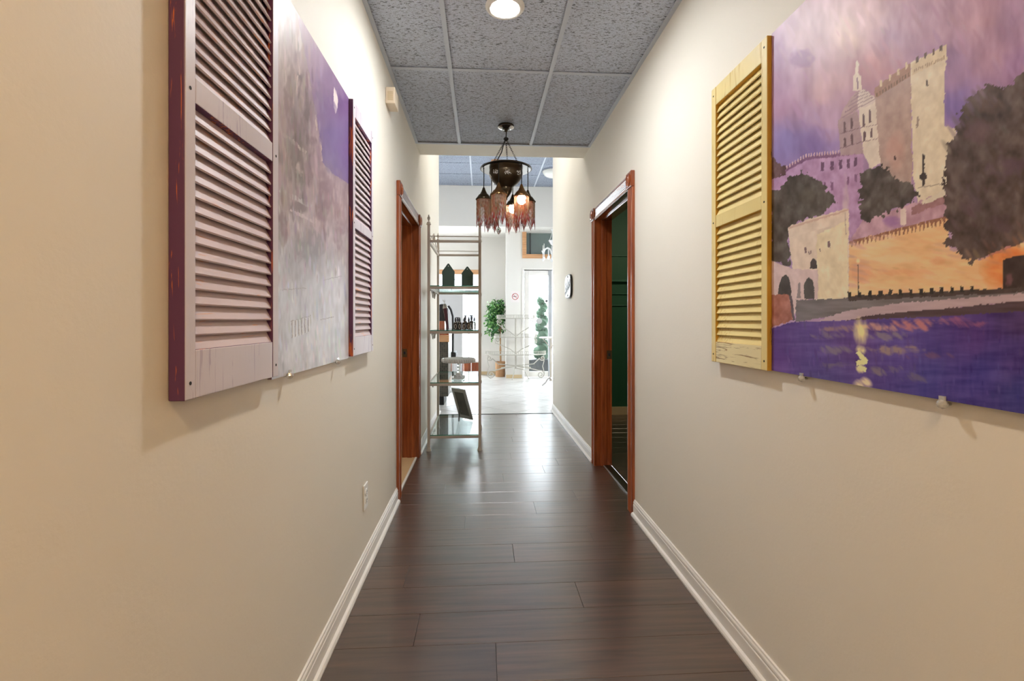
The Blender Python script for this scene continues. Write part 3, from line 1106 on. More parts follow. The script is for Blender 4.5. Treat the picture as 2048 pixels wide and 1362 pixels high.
# ================================================================== SHUTTERS
def shutter(label, x, sgn, y0, y1, z0, z1, zm0, zm1, zb, zt, mats, near_low=True):
    """louvred shutter hung flat on a wall; y0..y1 along the wall; mats: front, edge, slat, rail"""
    tk = 0.030
    t = thing('louvred_shutter', label, 'shutter', (x, (y0 + y1) / 2, z0), None)
    o = lambda a: x + sgn * a
    SW = 0.033

    def slab(nm, ya, yb, za, zb_, front, edge, a0=0.001, a1=tk):
        b = MB()
        xa, xb = sorted((o(a0), o(a1)))
        b.box(xa, ya, za, xb, yb, zb_, 1)
        # the face towards the hall takes the front paint
        b.m[5 if sgn > 0 else 4] = 0
        return b.build(nm, [front, edge], t, bevel=0.0022)
    slab('stile', y0, y0 + SW, z0, z1, mats[0], mats[1])
    slab('stile', y1 - SW, y1, z0, z1, mats[0], mats[1])
    ya, yb = y0 + SW + 0.0003, y1 - SW - 0.0003
    slab('rail', ya, yb, z0, zb, mats[3], mats[1], a1=tk - 0.0008)
    slab('rail', ya, yb, zm0, zm1, mats[0], mats[1], a1=tk - 0.0008)
    slab('rail', ya, yb, zt, z1, mats[0], mats[1], a1=tk - 0.0008)
    pitch = 0.0272
    first = None
    for lo, hi in ((zb, zm0), (zm1, zt)):
        n = int((hi - lo) / pitch)
        p = (hi - lo) / n
        for i in range(n):
            zc = lo + (i + 0.5) * p
            if first is None:
                b = MB()
                c = [(0.0065, 0.0165), (0.0100, 0.0185), (0.0258, -0.0140), (0.0240, -0.0168), (0.0208, -0.0160)]
                b.prism([(o(aa), zc + h) for aa, h in c], 'y', ya + 0.0002, yb - 0.0002)
                first = (b.build('slat', mats[2], t), zc)
            else:
                share(first[0], (0, 0, zc - first[1]))
    for yy, zz_ in ((y0 + 0.016, zm0 + 0.02), (y1 - 0.016, zm0 + 0.02), (y0 + 0.016, z0 + 0.03), (y1 - 0.016, z0 + 0.03), (y0 + 0.016, z1 - 0.03), (y1 - 0.016, z1 - 0.03)):
        MB().lathe([(0, 0), (0.0035, 0), (0.0035, sgn * 0.0006), (0, sgn * 0.0006)], (o(tk), yy, zz_), 10, axis='x').build('nail_hole', M['gap'], t)
    return t


LF = XL + 0.030
s1a, s1b = yd(dep(371, LF), LF), yd(dep(558, LF), LF)
s2a, s2b = yd(dep(707, LF), LF), yd(dep(747, LF), LF)
lm = (M['lilac'], M['purple'], M['lilac_slat'], M['lilac'])
shutter('purple-edged lilac louvred shutter, the wider one with the orange-crackled edge', XL, 1, s1a, s1b, 1.042, 2.098, 1.588, 1.636, 1.132, 2.030, lm)
shutter('purple-edged lilac louvred shutter between moonlit painting and wooden doorway', XL, 1, s2a, s2b, 1.038, 2.098, 1.572, 1.612, 1.118, 2.036, lm)
RF = XR - 0.030
s3a, s3b = yd(dep(1533, RF), RF), yd(dep(1422, RF), RF)
ym = (M['yellow'], M['yellow_edge'], M['yellow'], M['yellow_rail'])
shutter('pale yellow louvred shutter beside the castle painting', XR, -1, s3a, s3b, 1.026, 2.089, 1.545, 1.592, 1.105, 2.018, ym)


# ================================================================== PAINTINGS (flat painted panels; pigment laid down as vertex colour)
def vnoise(x, y, seed):
    g = np.random.default_rng(seed).random((67, 67))
    xi, yi = np.floor(x).astype(int), np.floor(y).astype(int)
    fx, fy = x - xi, y - yi
    fx, fy = fx * fx * (3 - 2 * fx), fy * fy * (3 - 2 * fy)
    a, b_, c, d = g[yi % 67, xi % 67], g[yi % 67, (xi + 1) % 67], g[(yi + 1) % 67, xi % 67], g[(yi + 1) % 67, (xi + 1) % 67]
    return (a * (1 - fx) + b_ * fx) * (1 - fy) + (c * (1 - fx) + d * fx) * fy - 0.5


class Canvas:
    """colours are given for the spots where they were read off the photograph (u, v) of the panel's plane"""
    def __init__(self, U, V, seed):
        self.U, self.V, self.seed = U, V, seed
        self.C = np.zeros(U.shape + (3,))
        self.k = seed * 100
        self.store = {}

    def nz(self, sx, sy):                     # noise fields are made twice per size, then reused shifted
        self.k += 1
        key = (round(sx, 1), round(sy, 1))
        have = self.store.setdefault(key, [])
        if len(have) < 2:
            have.append(vnoise(self.U / sx + self.k * 3.7, self.V / sy + self.k * 1.3, self.k))
            return have[-1]
        return np.roll(have[self.k % 2], (self.k * 37) % 211, axis=1)

    def fbm(self, sx, sy):
        return self.nz(sx, sy) + 0.5 * self.nz(sx / 2.1, sy / 2.1) + 0.25 * self.nz(sx / 4.3, sy / 4.3)

    def spots(self, pts, power=2.6, warp=14):
        Uw = self.U + warp * 2 * self.fbm(40, 60)
        Vw = self.V + warp * 2 * self.fbm(60, 40)
        num, den = 0, 0
        for u, v, c in pts:
            w = 1.0 / (((Uw - u) ** 2 + (Vw - v) ** 2 + 60.0) ** (power / 2))
            num = num + w[..., None] * np.array(c, float)
            den = den + w
        return num / den[..., None]

    def mask(self, poly, jit=2.0, grain=7.0):
        us, vs = [p[0] for p in poly], [p[1] for p in poly]
        g = 3 * jit + 2
        full = (self.U > min(us) - g) & (self.U < max(us) + g) & (self.V > min(vs) - g) & (self.V < max(vs) + g)
        out = np.zeros(full.shape, bool)
        if not full.any():
            return out
        U, V = self.U[full], self.V[full]
        if jit:
            U = U + self.fbm(grain, grain)[full] * 2 * jit
            V = V + self.fbm(grain, grain)[full] * 2 * jit
        m = np.zeros(U.shape, bool)
        n = len(poly)
        for i in range(n):
            (x0, y0), (x1, y1) = poly[i], poly[(i + 1) % n]
            if y0 == y1:
                continue
            m ^= ((y0 > V) != (y1 > V)) & (U < (x1 - x0) * (V - y0) / (y1 - y0) + x0)
        out[full] = m
        return out

    def lay(self, m, col, var=8.0, alpha=1.0, sx=12, sy=16):
        if not m.any():
            return
        tex = (self.fbm(sx, sy)[m] * 2 * var)[..., None]
        self.C[m] = self.C[m] * (1 - alpha) + (np.asarray(col, float) + tex) * alpha

    def poly(self, poly, col, jit=2.0, var=8.0, alpha=1.0, grain=7.0, sx=12, sy=16):
        self.lay(self.mask(poly, jit, grain), col, var, alpha, sx, sy)

    def soft(self, u, v, ru, rv, col, a=1.0, jit=0.5):
        near = (abs(self.U - u) < ru * 1.8) & (abs(self.V - v) < rv * 1.8)
        if not near.any():
            return
        d = ((self.U[near] - u) / ru) ** 2 + ((self.V[near] - v) / rv) ** 2
        w = np.clip(1 - d + jit * 2 * self.fbm(9 if ru < 20 else 26, 9 if rv < 20 else 26)[near], 0, 1)[..., None] * a
        self.C[near] = self.C[near] * (1 - w) + np.array(col, float) * w

    def strokes(self, n, ub, vb, lu, lv, w, amp, alpha, seed):
        """loose brush strokes, each a lighter or darker dab of what already lies under it"""
        r = np.random.default_rng(seed)
        for _ in range(n):
            u, v = r.uniform(*ub), r.uniform(*vb)
            k = r.uniform(0.5, 1.3)
            near = (abs(self.U - u) < lu * 2 + w * 2) & (abs(self.V - v) < lv * 2 + w * 2)
            if not near.any():
                continue
            du, dv = self.U[near] - u, self.V[near] - v
            L = math.hypot(lu, lv) * k
            along = (du * lu + dv * lv) / math.hypot(lu, lv)
            across = (-du * lv + dv * lu) / math.hypot(lu, lv)
            m = np.clip(1.2 - (along / L) ** 2 - (across / (w * k)) ** 2, 0, 1)[..., None] * alpha
            base = self.C[near]
            tgt = base.mean(0) + r.normal(0, amp) + r.normal(0, amp * 0.35, 3)
            self.C[near] = base * (1 - m) + tgt * m

    def line(self, p, q, w, col, jit=0.6):
        (x0, y0), (x1, y1) = p, q
        L = math.hypot(x1 - x0, y1 - y0)
        nx, ny = -(y1 - y0) / L * w / 2, (x1 - x0) / L * w / 2
        self.poly([(x0 + nx, y0 + ny), (x1 + nx, y1 + ny), (x1 - nx, y1 - ny), (x0 - nx, y0 - ny)], col, jit, 4)


def painted_panel(name, label, x, sgn, y0, y1, z0, z1, tk, cell, painter, light, edge):
    t = thing(name, label, 'painting', (x, (y0 + y1) / 2, z0))
    o = lambda a: x + sgn * a
    xa, xb = sorted((o(0.001), o(tk - 0.0006)))
    MB().box(xa, y0, z0, xb, y1, z1).build('panel', edge, t)
    ny, nz_ = int((y1 - y0) / cell), int((z1 - z0) / cell)
    Y, Z = np.meshgrid(np.linspace(y0, y1, ny), np.linspace(z0, z1, nz_), indexing='ij')
    X = o(tk)
    D = X * SN + Y * CS
    U = U0 + F * X / CS / D
    V = V0 - F * (Z - EYE) / D
    C = painter(U, V)
    lin = s2l(np.clip(C, 2, 253)) / np.array(light)
    lin = np.clip(lin, 0.004, 0.86)
    me = bpy.data.meshes.new('painted_face')
    vs = np.stack([np.full(Y.size, X - OFF[t].x), (Y - OFF[t].y).ravel(), (Z - OFF[t].z).ravel()], 1)
    idx = np.arange(ny * nz_).reshape(ny, nz_)
    q = np.stack([idx[:-1, :-1], idx[1:, :-1], idx[1:, 1:], idx[:-1, 1:]], -1).reshape(-1, 4)
    if sgn < 0:
        q = q[:, ::-1]
    me.vertices.add(len(vs))
    me.vertices.foreach_set('co', vs.astype(np.float32).ravel())
    me.loops.add(q.size)
    me.loops.foreach_set('vertex_index', q.astype(np.int32).ravel())
    me.polygons.add(len(q))
    me.polygons.foreach_set('loop_start', (np.arange(len(q)) * 4).astype(np.int32))
    me.polygons.foreach_set('loop_total', np.full(len(q), 4, np.int32))
    me.update(calc_edges=True)
    me.validate()
    f = bpy.data.objects.new('painted_face', me)
    COL.objects.link(f)
    f.parent = t
    OFF[f] = OFF[t]
    colour_attr(f, 'pigment', lin.reshape(-1, 3))
    me.materials.append(M['pigment'])
    return t


def pigment_mat():
    m = mat('oil_pigment', (0.5, 0.5, 0.5, 1), 0.42, spec=0.35)
    t = NT(m)
    at = t.n('ShaderNodeAttribute', attribute_name='pigment')
    t.l(at.outputs['Color'], t.b.inputs['Base Color'])
    t.bump(t.noise(t.coords((160, 160, 60), 'World'), 1.0, 4), 0.10, 0.002)
    return m


M['pigment'] = pigment_mat()
M['panel_edge_dark'] = mat('dark_panel_edge', rgb(46, 34, 40), 0.6)
M['panel_edge_pale'] = mat('pale_panel_edge', rgb(150, 130, 140), 0.6)


def castle(U, V):
    c = Canvas(U, V, 11)
    # sky
    c.C = c.spots([(1560, 110, (160, 122, 148)), (1620, 60, (186, 148, 148)), (1690, 60, (206, 170, 156)), (1730, 30, (198, 158, 158)), (1650, 170, (190, 150, 152)),
                   (1745, 125, (176, 122, 126)), (1790, 90, (165, 128, 150)), (1560, 200, (172, 132, 156)), (1570, 290, (132, 112, 158)), (1630, 300, (128, 102, 152)), (1660, 235, (168, 132, 152)),
                   (1850, 50, (170, 130, 150)), (1950, 40, (176, 134, 150)), (2040, 40, (160, 126, 156)), (1900, 120, (150, 114, 150)), (1908, 210, (118, 92, 150)), (1980, 110, (168, 128, 150)),
                   (2040, 130, (146, 108, 148)), (2300, 0, (165, 128, 150)), (2500, 100, (150, 112, 148)), (1700, -60, (190, 150, 150)), (2000, -150, (170, 130, 150))])
    c.C += (c.fbm(26, 60) * 26 + c.nz(7, 26) * 9)[..., None]
    c.soft(1600, 118, 26, 22, (138, 98, 128), 0.75, 0.9)
    c.strokes(300, (1540, 2300), (-100, 320), 9, 16, 5, 7, 0.55, 1)
    # far wing of the palace, mauve
    c.poly([(1540, 356), (1612, 316), (1726, 304), (1727, 460), (1690, 480), (1540, 480)], (168, 128, 158), 1.5, 14)
    c.poly([(1540, 352), (1612, 312), (1726, 301), (1726, 308), (1612, 320), (1540, 362)], (118, 78, 108), 1.2, 10)
    for i in range(34):
        u = 1546 + i * 5.4
        v = 356 - (u - 1540) * 0.6 if u < 1612 else 313 - (u - 1612) * 0.1
        c.poly([(u, v - 6), (u + 2.4, v - 6), (u + 2.4, v + 1), (u, v + 1)], (196, 160, 160), 0.6, 4)
    for u, v in ((1645, 333), (1664, 331), (1681, 329), (1697, 327), (1711, 324)):
        c.poly([(u - 3, v - 9), (u + 3, v - 10), (u + 3, v + 9), (u - 3, v + 10)], (96, 62, 88), 1.0, 6)
    for u, v in ((1650, 372), (1664, 372), (1696, 362), (1712, 356)):
        c.poly([(u - 2.5, v - 8), (u + 2.5, v - 8), (u + 2.5, v + 8), (u - 2.5, v + 8)], (122, 82, 112), 1.0, 6)
    c.soft(1690, 400, 8, 46, (196, 172, 166), 0.7)
    # cathedral with its dome and lantern
    c.poly([(1676, 240), (1716, 222), (1727, 306), (1681, 312)], (160, 132, 132), 1.2, 8)
    c.poly([(1716, 212), (1752, 196), (1766, 324), (1740, 338), (1727, 306)], (206, 188, 170), 1.2, 8)
    c.poly([(1677, 244), (1694, 206), (1712, 184), (1727, 178), (1750, 194), (1752, 202), (1718, 218)], (168, 138, 136), 1.2, 8)
    c.poly([(1716, 186), (1728, 178), (1750, 194), (1752, 204), (1716, 220)], (198, 178, 166), 1.2, 8)
    for i in range(5):
        c.line((1684 + i * 6, 236 - i * 11), (1718, 214 - i * 7), 1.6, (142, 112, 118))
        c.line((1719, 214 - i * 7), (1750 - i * 4, 198 - i * 4), 1.6, (150, 124, 124))
    c.poly([(1706, 182), (1707, 152), (1711, 146), (1711, 126), (1714, 120), (1717, 126), (1717, 146), (1721, 152), (1724, 180)], (208, 188, 170), 0.8, 8)
    c.line((1714, 156), (1716, 178), 3, (132, 100, 112))
    for u, v, h in ((1689, 258, 12), (1703, 250, 12), (1690, 288, 10), (1704, 282, 12), (1727, 244, 14), (1740, 236, 14), (1729, 275, 10), (1743, 268, 10)):
        c.poly([(u - 2.2, v - h), (u, v - h - 3), (u + 2.4, v - h), (u + 2.4, v + h * 0.7), (u - 2.2, v + h * 0.7)], (98, 72, 74), 0.8, 6)
    for v in (268, 297):
        c.line((1680, v), (1726, v - 14), 1.4, (120, 92, 96))
        c.line((1728, v - 14), (1760, v - 20), 1.4, (150, 122, 116))
    # brown tower
    c.poly([(1750, 186), (1822, 146), (1824, 396), (1762, 352)], (166, 138, 126), 1.5, 10)
    c.soft(1790, 300, 22, 40, (184, 138, 124), 0.6)
    c.poly([(1748, 184), (1749, 176), (1820, 126), (1822, 152), (1752, 196)], (150, 112, 92), 1.2, 8)
    for i in range(12):
        u = 1753 + i * 5.7
        v = 190 - i * 3.6
        c.poly([(u, v - 4), (u + 2.6, v - 5), (u + 2.6, v + 3), (u, v + 4)], (104, 74, 52), 0.7, 5)
    for u, v in ((1762, 168), (1780, 156), (1797, 145), (1813, 133)):
        c.poly([(u - 2.5, v - 7), (u + 2, v - 8), (u + 2, v + 5), (u - 2.5, v + 6)], (206, 182, 150), 0.8, 5)
    c.line((1790, 312), (1790, 320), 4, (84, 60, 56))
    # tall pale tower
    c.poly([(1821, 126), (1893, 90), (1894, 118), (1889, 150), (1888, 252), (1914, 258), (1908, 300), (1896, 380), (1880, 404), (1836, 410), (1826, 350)], (208, 190, 164), 1.2, 10)
    c.poly([(1822, 128), (1893, 90), (1892, 116), (1824, 150)], (200, 178, 146), 1.0, 8)
    for u, v in ((1834, 120), (1850, 112), (1867, 104), (1882, 97)):
        c.poly([(u - 2.5, v - 6), (u + 2.5, v - 8), (u + 2.5, v + 5), (u - 2.5, v + 6)], (92, 64, 46), 0.8, 5)
    for i in range(15):
        c.line((1828 + i * 4.3, 145 - i * 1.9), (1829 + i * 4.3, 138 - i * 1.9), 1.6, (140, 112, 84))
    c.poly([(1852, 160), (1856, 160), (1856, 172), (1852, 172)], (88, 68, 54), 0.8, 5)
    c.poly([(1834, 234), (1838, 233), (1837, 252), (1832, 256)], (150, 128, 112), 0.8, 5)
    c.soft(1896, 215, 5, 42, (112, 88, 146), 0.8)
    # statue on its plinth
    c.poly([(1845, 306), (1850, 310), (1848, 345), (1853, 349), (1853, 357), (1849, 360), (1849, 372), (1844, 372), (1844, 360), (1839, 357), (1839, 350), (1844, 345)], (56, 42, 36), 0.7, 5)
    c.line((1834, 376), (1896, 366), 2, (160, 140, 120))
    # terraces under the towers
    c.poly([(1700, 480), (1727, 440), (1770, 425), (1830, 405), (1898, 380), (1898, 440), (1800, 462), (1700, 490)], (176, 136, 146), 1.5, 14)
    c.soft(1785, 446, 22, 14, (140, 96, 146), 0.7)
    c.poly([(1800, 420), (1811, 416), (1813, 450), (1801, 452)], (206, 184, 172), 0.8, 6)
    c.poly([(1822, 415), (1892, 388), (1892, 404), (1824, 432)], (142, 100, 100), 2, 12)
    c.poly([(1843, 404), (1898, 374), (1898, 388), (1846, 410)], (204, 188, 166), 1.5, 8)
    # dark trees
    for poly, col in (([(1540, 388), (1556, 376), (1580, 356), (1604, 346), (1628, 352), (1650, 372), (1672, 408), (1648, 424), (1590, 446), (1580, 470), (1580, 534), (1540, 522)], (72, 62, 54)),
                      ([(1540, 330), (1548, 318), (1566, 330), (1574, 342), (1540, 360)], (84, 56, 56)),
                      ([(1722, 344), (1734, 336), (1750, 340), (1762, 332), (1776, 336), (1786, 358), (1806, 362), (1830, 376), (1844, 392), (1826, 404), (1796, 416), (1756, 434), (1734, 440), (1722, 434)], (76, 64, 56))):
        c.poly(poly, col, 6, 20, grain=9, sx=14, sy=20)
    c.soft(1615, 400, 20, 26, (98, 86, 72), 0.5)
    # glowing rampart with its corbels
    c.poly([(1697, 487), (1730, 474), (1800, 456), (1896, 434), (1900, 500), (1960, 520), (2060, 480), (2420, 410), (2420, 590), (2060, 580), (1697, 598)], (218, 172, 124), 1.5, 12, sx=40, sy=14)
    c.soft(1780, 520, 60, 10, (222, 186, 142), 0.7)
    c.soft(1800, 545, 70, 8, (208, 146, 104), 0.7)
    c.soft(1872, 520, 20, 12, (204, 142, 100), 0.7)
    c.soft(1720, 545, 24, 26, (206, 140, 104), 0.6)
    c.soft(2015, 535, 56, 62, (206, 112, 52), 1.0, 0.3)
    c.soft(2140, 540, 110, 70, (200, 104, 46), 1.0, 0.3)
    for i in range(25):
        u = 1699 + i * 8
        v = 486 - (u - 1697) * 0.262
        c.poly([(u, v - 3), (u + 7.6, v - 5), (u + 7.2, v + 1), (u + 5, v + 9 + i * 0.2), (u + 3.4, v + 9 + i * 0.2), (u + 2.8, v + 2), (u, v + 2)], (140, 92, 70), 0.8, 8)
    c.strokes(160, (1700, 2120), (470, 590), 16, 3, 4, 9, 0.6, 6)
    # white gatehouse
    c.poly([(1577, 456), (1582, 450), (1640, 432), (1690, 418), (1698, 420), (1697, 600), (1640, 600), (1586, 545), (1580, 500)], (206, 182, 160), 1.2, 9)
    c.poly([(1634, 470), (1696, 440), (1697, 600), (1634, 600)], (212, 190, 156), 2.0, 9)
    c.line((1577, 456), (1697, 420), 3.5, (190, 156, 136))
    c.line((1690, 424), (1692, 470), 1.6, (170, 144, 130))
    for u, v, h, w in ((1611, 500, 6, 2), (1658, 489, 7, 2.5), (1618, 505, 3, 1), (1622, 505, 3, 1), (1640, 500, 4, 1)):
        c.poly([(u - w, v - h), (u + w, v - h), (u + w, v + h), (u - w, v + h)], (120, 92, 88), 0.6, 4)
    c.poly([(1620, 538), (1621, 524), (1627, 516), (1633, 522), (1634, 537)], (66, 56, 52), 0.7, 5)
    # bridge with two pointed arches
    c.poly([(1540, 520), (1586, 538), (1636, 540), (1636, 598), (1600, 600), (1585, 640), (1540, 652)], (196, 168, 160), 1.2, 9)
    c.poly([(1556, 596), (1558, 570), (1564, 554), (1571, 548), (1578, 556), (1582, 576), (1583, 600)], (68, 60, 56), 0.8, 6)
    c.poly([(1594, 596), (1596, 566), (1600, 564), (1602, 596)], (132, 116, 112), 0.7, 6)
    c.poly([(1608, 598), (1608, 570), (1613, 558), (1619, 555), (1625, 562), (1628, 574), (1629, 598)], (80, 72, 68), 0.8, 6)
    c.poly([(1540, 590), (1578, 588), (1586, 640), (1540, 656)], (156, 100, 84), 1.5, 18)
    c.poly([(1578, 590), (1584, 592), (1590, 640), (1586, 642)], (86, 70, 74), 0.8, 6)
    # great dark tree on the right, its crown running out over the near edge
    c.poly([(1886, 350), (1892, 300), (1912, 268), (1916, 236), (1930, 200), (1950, 192), (1960, 176), (1984, 168), (2010, 172), (2050, 148), (2140, 96), (2300, 60), (2430, 110), (2430, 420), (2260, 440), (2110, 452), (2050, 484), (2020, 494), (1986, 510), (1962, 522), (1940, 528), (1936, 516), (1918, 510), (1908, 492), (1890, 488), (1898, 470), (1888, 440), (1890, 400)], (80, 63, 56), 7, 20, grain=10, sx=18, sy=26)
    for u, v, ru, rv, col, a in ((1960, 260, 40, 30, (92, 60, 66), 0.5), (2010, 330, 40, 40, (84, 56, 74), 0.5), (1940, 400, 26, 36, (86, 62, 72), 0.5), (2000, 440, 34, 24, (84, 60, 66), 0.5), (1990, 210, 34, 20, (88, 62, 52), 0.5)):
        c.soft(u, v, ru, rv, col, a, 0.8)
    c.strokes(220, (1890, 2400), (160, 520), 8, 12, 5, 8, 0.6, 7)
    # gate
    c.poly([(2005, 578), (2005, 520), (2030, 512), (2130, 500), (2140, 574), (2060, 578)], (58, 42, 36), 1.2, 8)
    c.soft(2018, 560, 8, 18, (128, 84, 84), 0.7)
    # lamp post
    c.line((1716, 530), (1717, 592), 1.8, (76, 62, 56), 0.3)
    c.soft(1716, 522, 5, 6, (236, 206, 160), 0.9, 0.1)
    # quay
    c.poly([(1592, 600), (1697, 597), (2060, 578), (2430, 560), (2430, 612), (2060, 592), (1800, 612), (1592, 644)], (108, 98, 96), 1.5, 10, sx=50, sy=8)
    c.poly([(1697, 592), (2060, 574), (2430, 556), (2430, 566), (2060, 584), (1697, 602)], (70, 56, 50), 1.5, 8)
    for i in range(13):
        u = 1699 + i * 20.5
        v = 589 - (u - 1697) * 0.05
        c.poly([(u - 3.5, v - 5), (u + 3.5, v - 5), (u + 3.5, v + 7), (u - 3.5, v + 7)], (48, 40, 36), 1.0, 5)
    c.poly([(1640, 640), (1690, 622), (1800, 606), (2060, 586), (2430, 580), (2430, 604), (2060, 602), (1800, 626), (1640, 648)], (172, 146, 148), 1.5, 8, sx=60, sy=8)
    c.poly([(1655, 648), (1760, 628), (1900, 616), (2060, 600), (2430, 600), (2430, 650), (2060, 632), (1850, 640), (1655, 652)], (78, 58, 60), 1.5, 8, sx=60, sy=8)
    # water
    wm = c.mask([(1530, 660), (1586, 644), (1660, 642), (1850, 634), (2060, 622), (2430, 640), (2430, 1100), (1530, 1100)], 1.0)
    wc = c.spots([(1560, 670, (84, 58, 116)), (1570, 720, (92, 62, 122)), (1640, 720, (86, 64, 124)), (1640, 760, (72, 58, 112)), (1700, 690, (90, 62, 118)), (1800, 700, (86, 66, 132)), (1850, 760, (70, 60, 126)),
                  (1950, 680, (78, 48, 112)), (1960, 740, (66, 54, 124)), (2040, 650, (66, 42, 88)), (2040, 720, (70, 50, 112)), (2040, 790, (62, 56, 118)), (2300, 760, (62, 52, 116)), (2300, 660, (68, 44, 92))], 2.6, 10)
    wc += (c.fbm(60, 9) * 22 + c.nz(5, 26) * 10)[..., None]
    c.C[wm] = wc[wm]
    for u, v, ru, rv, col, a in ((1680, 655, 42, 8, (142, 110, 108), 0.9), (1660, 672, 36, 8, (120, 100, 116), 0.8), (1760, 652, 46, 10, (186, 136, 122), 0.9), (1840, 648, 60, 12, (184, 116, 112), 0.9), (1930, 645, 40, 12, (150, 86, 112), 0.8),
                                 (1770, 672, 46, 9, (132, 116, 120), 0.8), (1670, 700, 40, 9, (126, 112, 118), 0.8), (1790, 700, 56, 10, (150, 124, 112), 0.9), (1860, 712, 46, 8, (116, 78, 102), 0.7), (1680, 730, 38, 8, (112, 96, 104), 0.8),
                                 (1775, 740, 34, 10, (128, 112, 112), 0.8), (1830, 756, 30, 10, (112, 96, 112), 0.7)):
        c.soft(u, v, ru, rv, col, a, 0.9)
    c.strokes(380, (1540, 2200), (650, 900), 1.0, 9, 2.4, 11, 0.6, 2)
    c.soft(1721, 664, 17, 32, (222, 202, 142), 1.0, 0.25)
    c.soft(1722, 700, 12, 11, (224, 206, 146), 1.0, 0.3)
    for p, q in (((1714, 704), (1734, 722)), ((1734, 722), (1712, 728)), ((1716, 732), (1732, 740))):
        c.line(p, q, 9, (226, 206, 146), 1.5)
    c.soft(1722, 738, 12, 9, (226, 206, 150), 1.0, 0.4)
    c.soft(1726, 768, 20, 13, (222, 196, 160), 1.0, 0.4)
    return c.C


def moonlit(U, V):
    c = Canvas(U, V, 23)
    c.C = c.spots([(550, 20, (206, 186, 176)), (560, 120, (192, 172, 162)), (575, 200, (170, 146, 146)), (600, 120, (176, 152, 152)), (600, 230, (150, 132, 136)), (560, 300, (170, 150, 148)), (620, 250, (158, 132, 140)),
                   (600, 330, (158, 142, 140)), (630, 330, (162, 136, 142)), (560, 390, (176, 162, 164)), (610, 400, (162, 146, 150)), (660, 380, (172, 146, 152)), (680, 420, (184, 158, 162)), (570, 450, (182, 172, 176)), (640, 450, (184, 162, 166)),
                   (570, 520, (188, 184, 190)), (620, 500, (172, 166, 172)), (680, 480, (186, 168, 172)), (570, 600, (198, 198, 206)), (640, 580, (204, 202, 208)), (690, 580, (206, 198, 202)), (580, 680, (206, 206, 214)), (650, 660, (216, 214, 220)), (690, 680, (214, 208, 212))], 2.4, 8)
    c.C += (c.fbm(10, 40) * 30 + c.nz(3, 12) * 14)[..., None]
    for u, v, ru, rv, col in ((606, 250, 16, 90, (118, 104, 102)), (592, 330, 14, 70, (124, 112, 108)), (622, 330, 12, 60, (128, 106, 112)), (578, 180, 12, 60, (146, 124, 118)), (600, 410, 22, 40, (132, 118, 120)), (650, 400, 20, 50, (142, 116, 124)), (566, 440, 14, 50, (150, 128, 130)), (680, 440, 14, 60, (150, 124, 130)), (620, 490, 30, 30, (146, 136, 142))):
        c.soft(u, v, ru, rv, col, 0.7, 1.1)
    # sky to the right of the tower
    sky = c.mask([(575, -60), (600, 60), (606, 96), (612, 118), (620, 154), (626, 198), (634, 226), (639, 280), (645, 326), (660, 340), (668, 350), (700, 368), (705, -60)], 1.2, 9)
    sc_ = c.spots([(590, 0, (190, 168, 168)), (620, 60, (176, 148, 158)), (630, 130, (164, 136, 156)), (660, 160, (146, 116, 148)), (690, 210, (120, 86, 132)), (640, 240, (140, 114, 152)), (665, 270, (124, 102, 148)), (690, 300, (124, 96, 148)), (655, 320, (130, 110, 150))], 2.4, 6)
    sc_ += (c.fbm(20, 50) * 16)[..., None]
    c.C[sky] = sc_[sky]
    # light ridge of the tower and its pale ledges
    for p, q in (((596, 116), (600, 150)), ((596, 150), (590, 200)), ((612, 130), (621, 186)), ((631, 230), (634, 262)), ((641, 284), (643, 322))):
        c.line(p, q, 2.6, (200, 178, 172), 1)
    for u, v, ru, rv, col, a in ((588, 235, 6, 26, (122, 116, 108), 0.8), (600, 270, 4, 18, (120, 116, 108), 0.7), (606, 356, 6, 30, (128, 124, 120), 0.7), (592, 205, 5, 30, (196, 170, 168), 0.8), (560, 265, 8, 20, (206, 178, 172), 0.8), (598, 340, 7, 16, (204, 184, 182), 0.7), (600, 80, 5, 20, (214, 200, 192), 0.8), (560, 60, 10, 40, (216, 198, 188), 0.7)):
        c.soft(u, v, ru, rv, col, a, 0.9)
    c.line((566, 268), (612, 305), 6, (186, 168, 164), 2)
    c.line((560, 380), (622, 412), 8, (190, 182, 182), 2)
    c.line((580, 420), (632, 446), 5, (202, 186, 188), 2)
    # crescent moon
    c.poly([(668, 174), (673, 184), (676, 200), (675, 216), (671, 228), (668, 214), (667, 196)], (236, 216, 212), 0.5, 4)
    # scratched town at the foot
    c.strokes(420, (545, 700), (380, 760), 0.6, 13, 2.2, 15, 0.75, 3)
    c.strokes(260, (545, 645), (-40, 400), 0.8, 22, 3.0, 13, 0.7, 4)
    c.strokes(120, (600, 700), (0, 360), 3.0, 12, 4.0, 5, 0.5, 5)
    for i in range(6):
        u = 584 + i * 6.5
        c.line((u, 642 - i * 1.5), (u + 0.5, 676 - i * 2.5), 1.6, (150, 140, 138), 0.6)
        c.line((u + 2, 642 - i * 1.5), (u + 2.5, 676 - i * 2.5), 2.0, (226, 222, 224), 0.6)
    for u0, v0, u1, v1 in ((560, 580, 612, 576), (582, 642, 622, 632), (648, 560, 684, 552), (640, 640, 668, 633)):
        c.line((u0, v0), (u1, v1), 1.4, (170, 163, 168), 1.0)
    return c.C


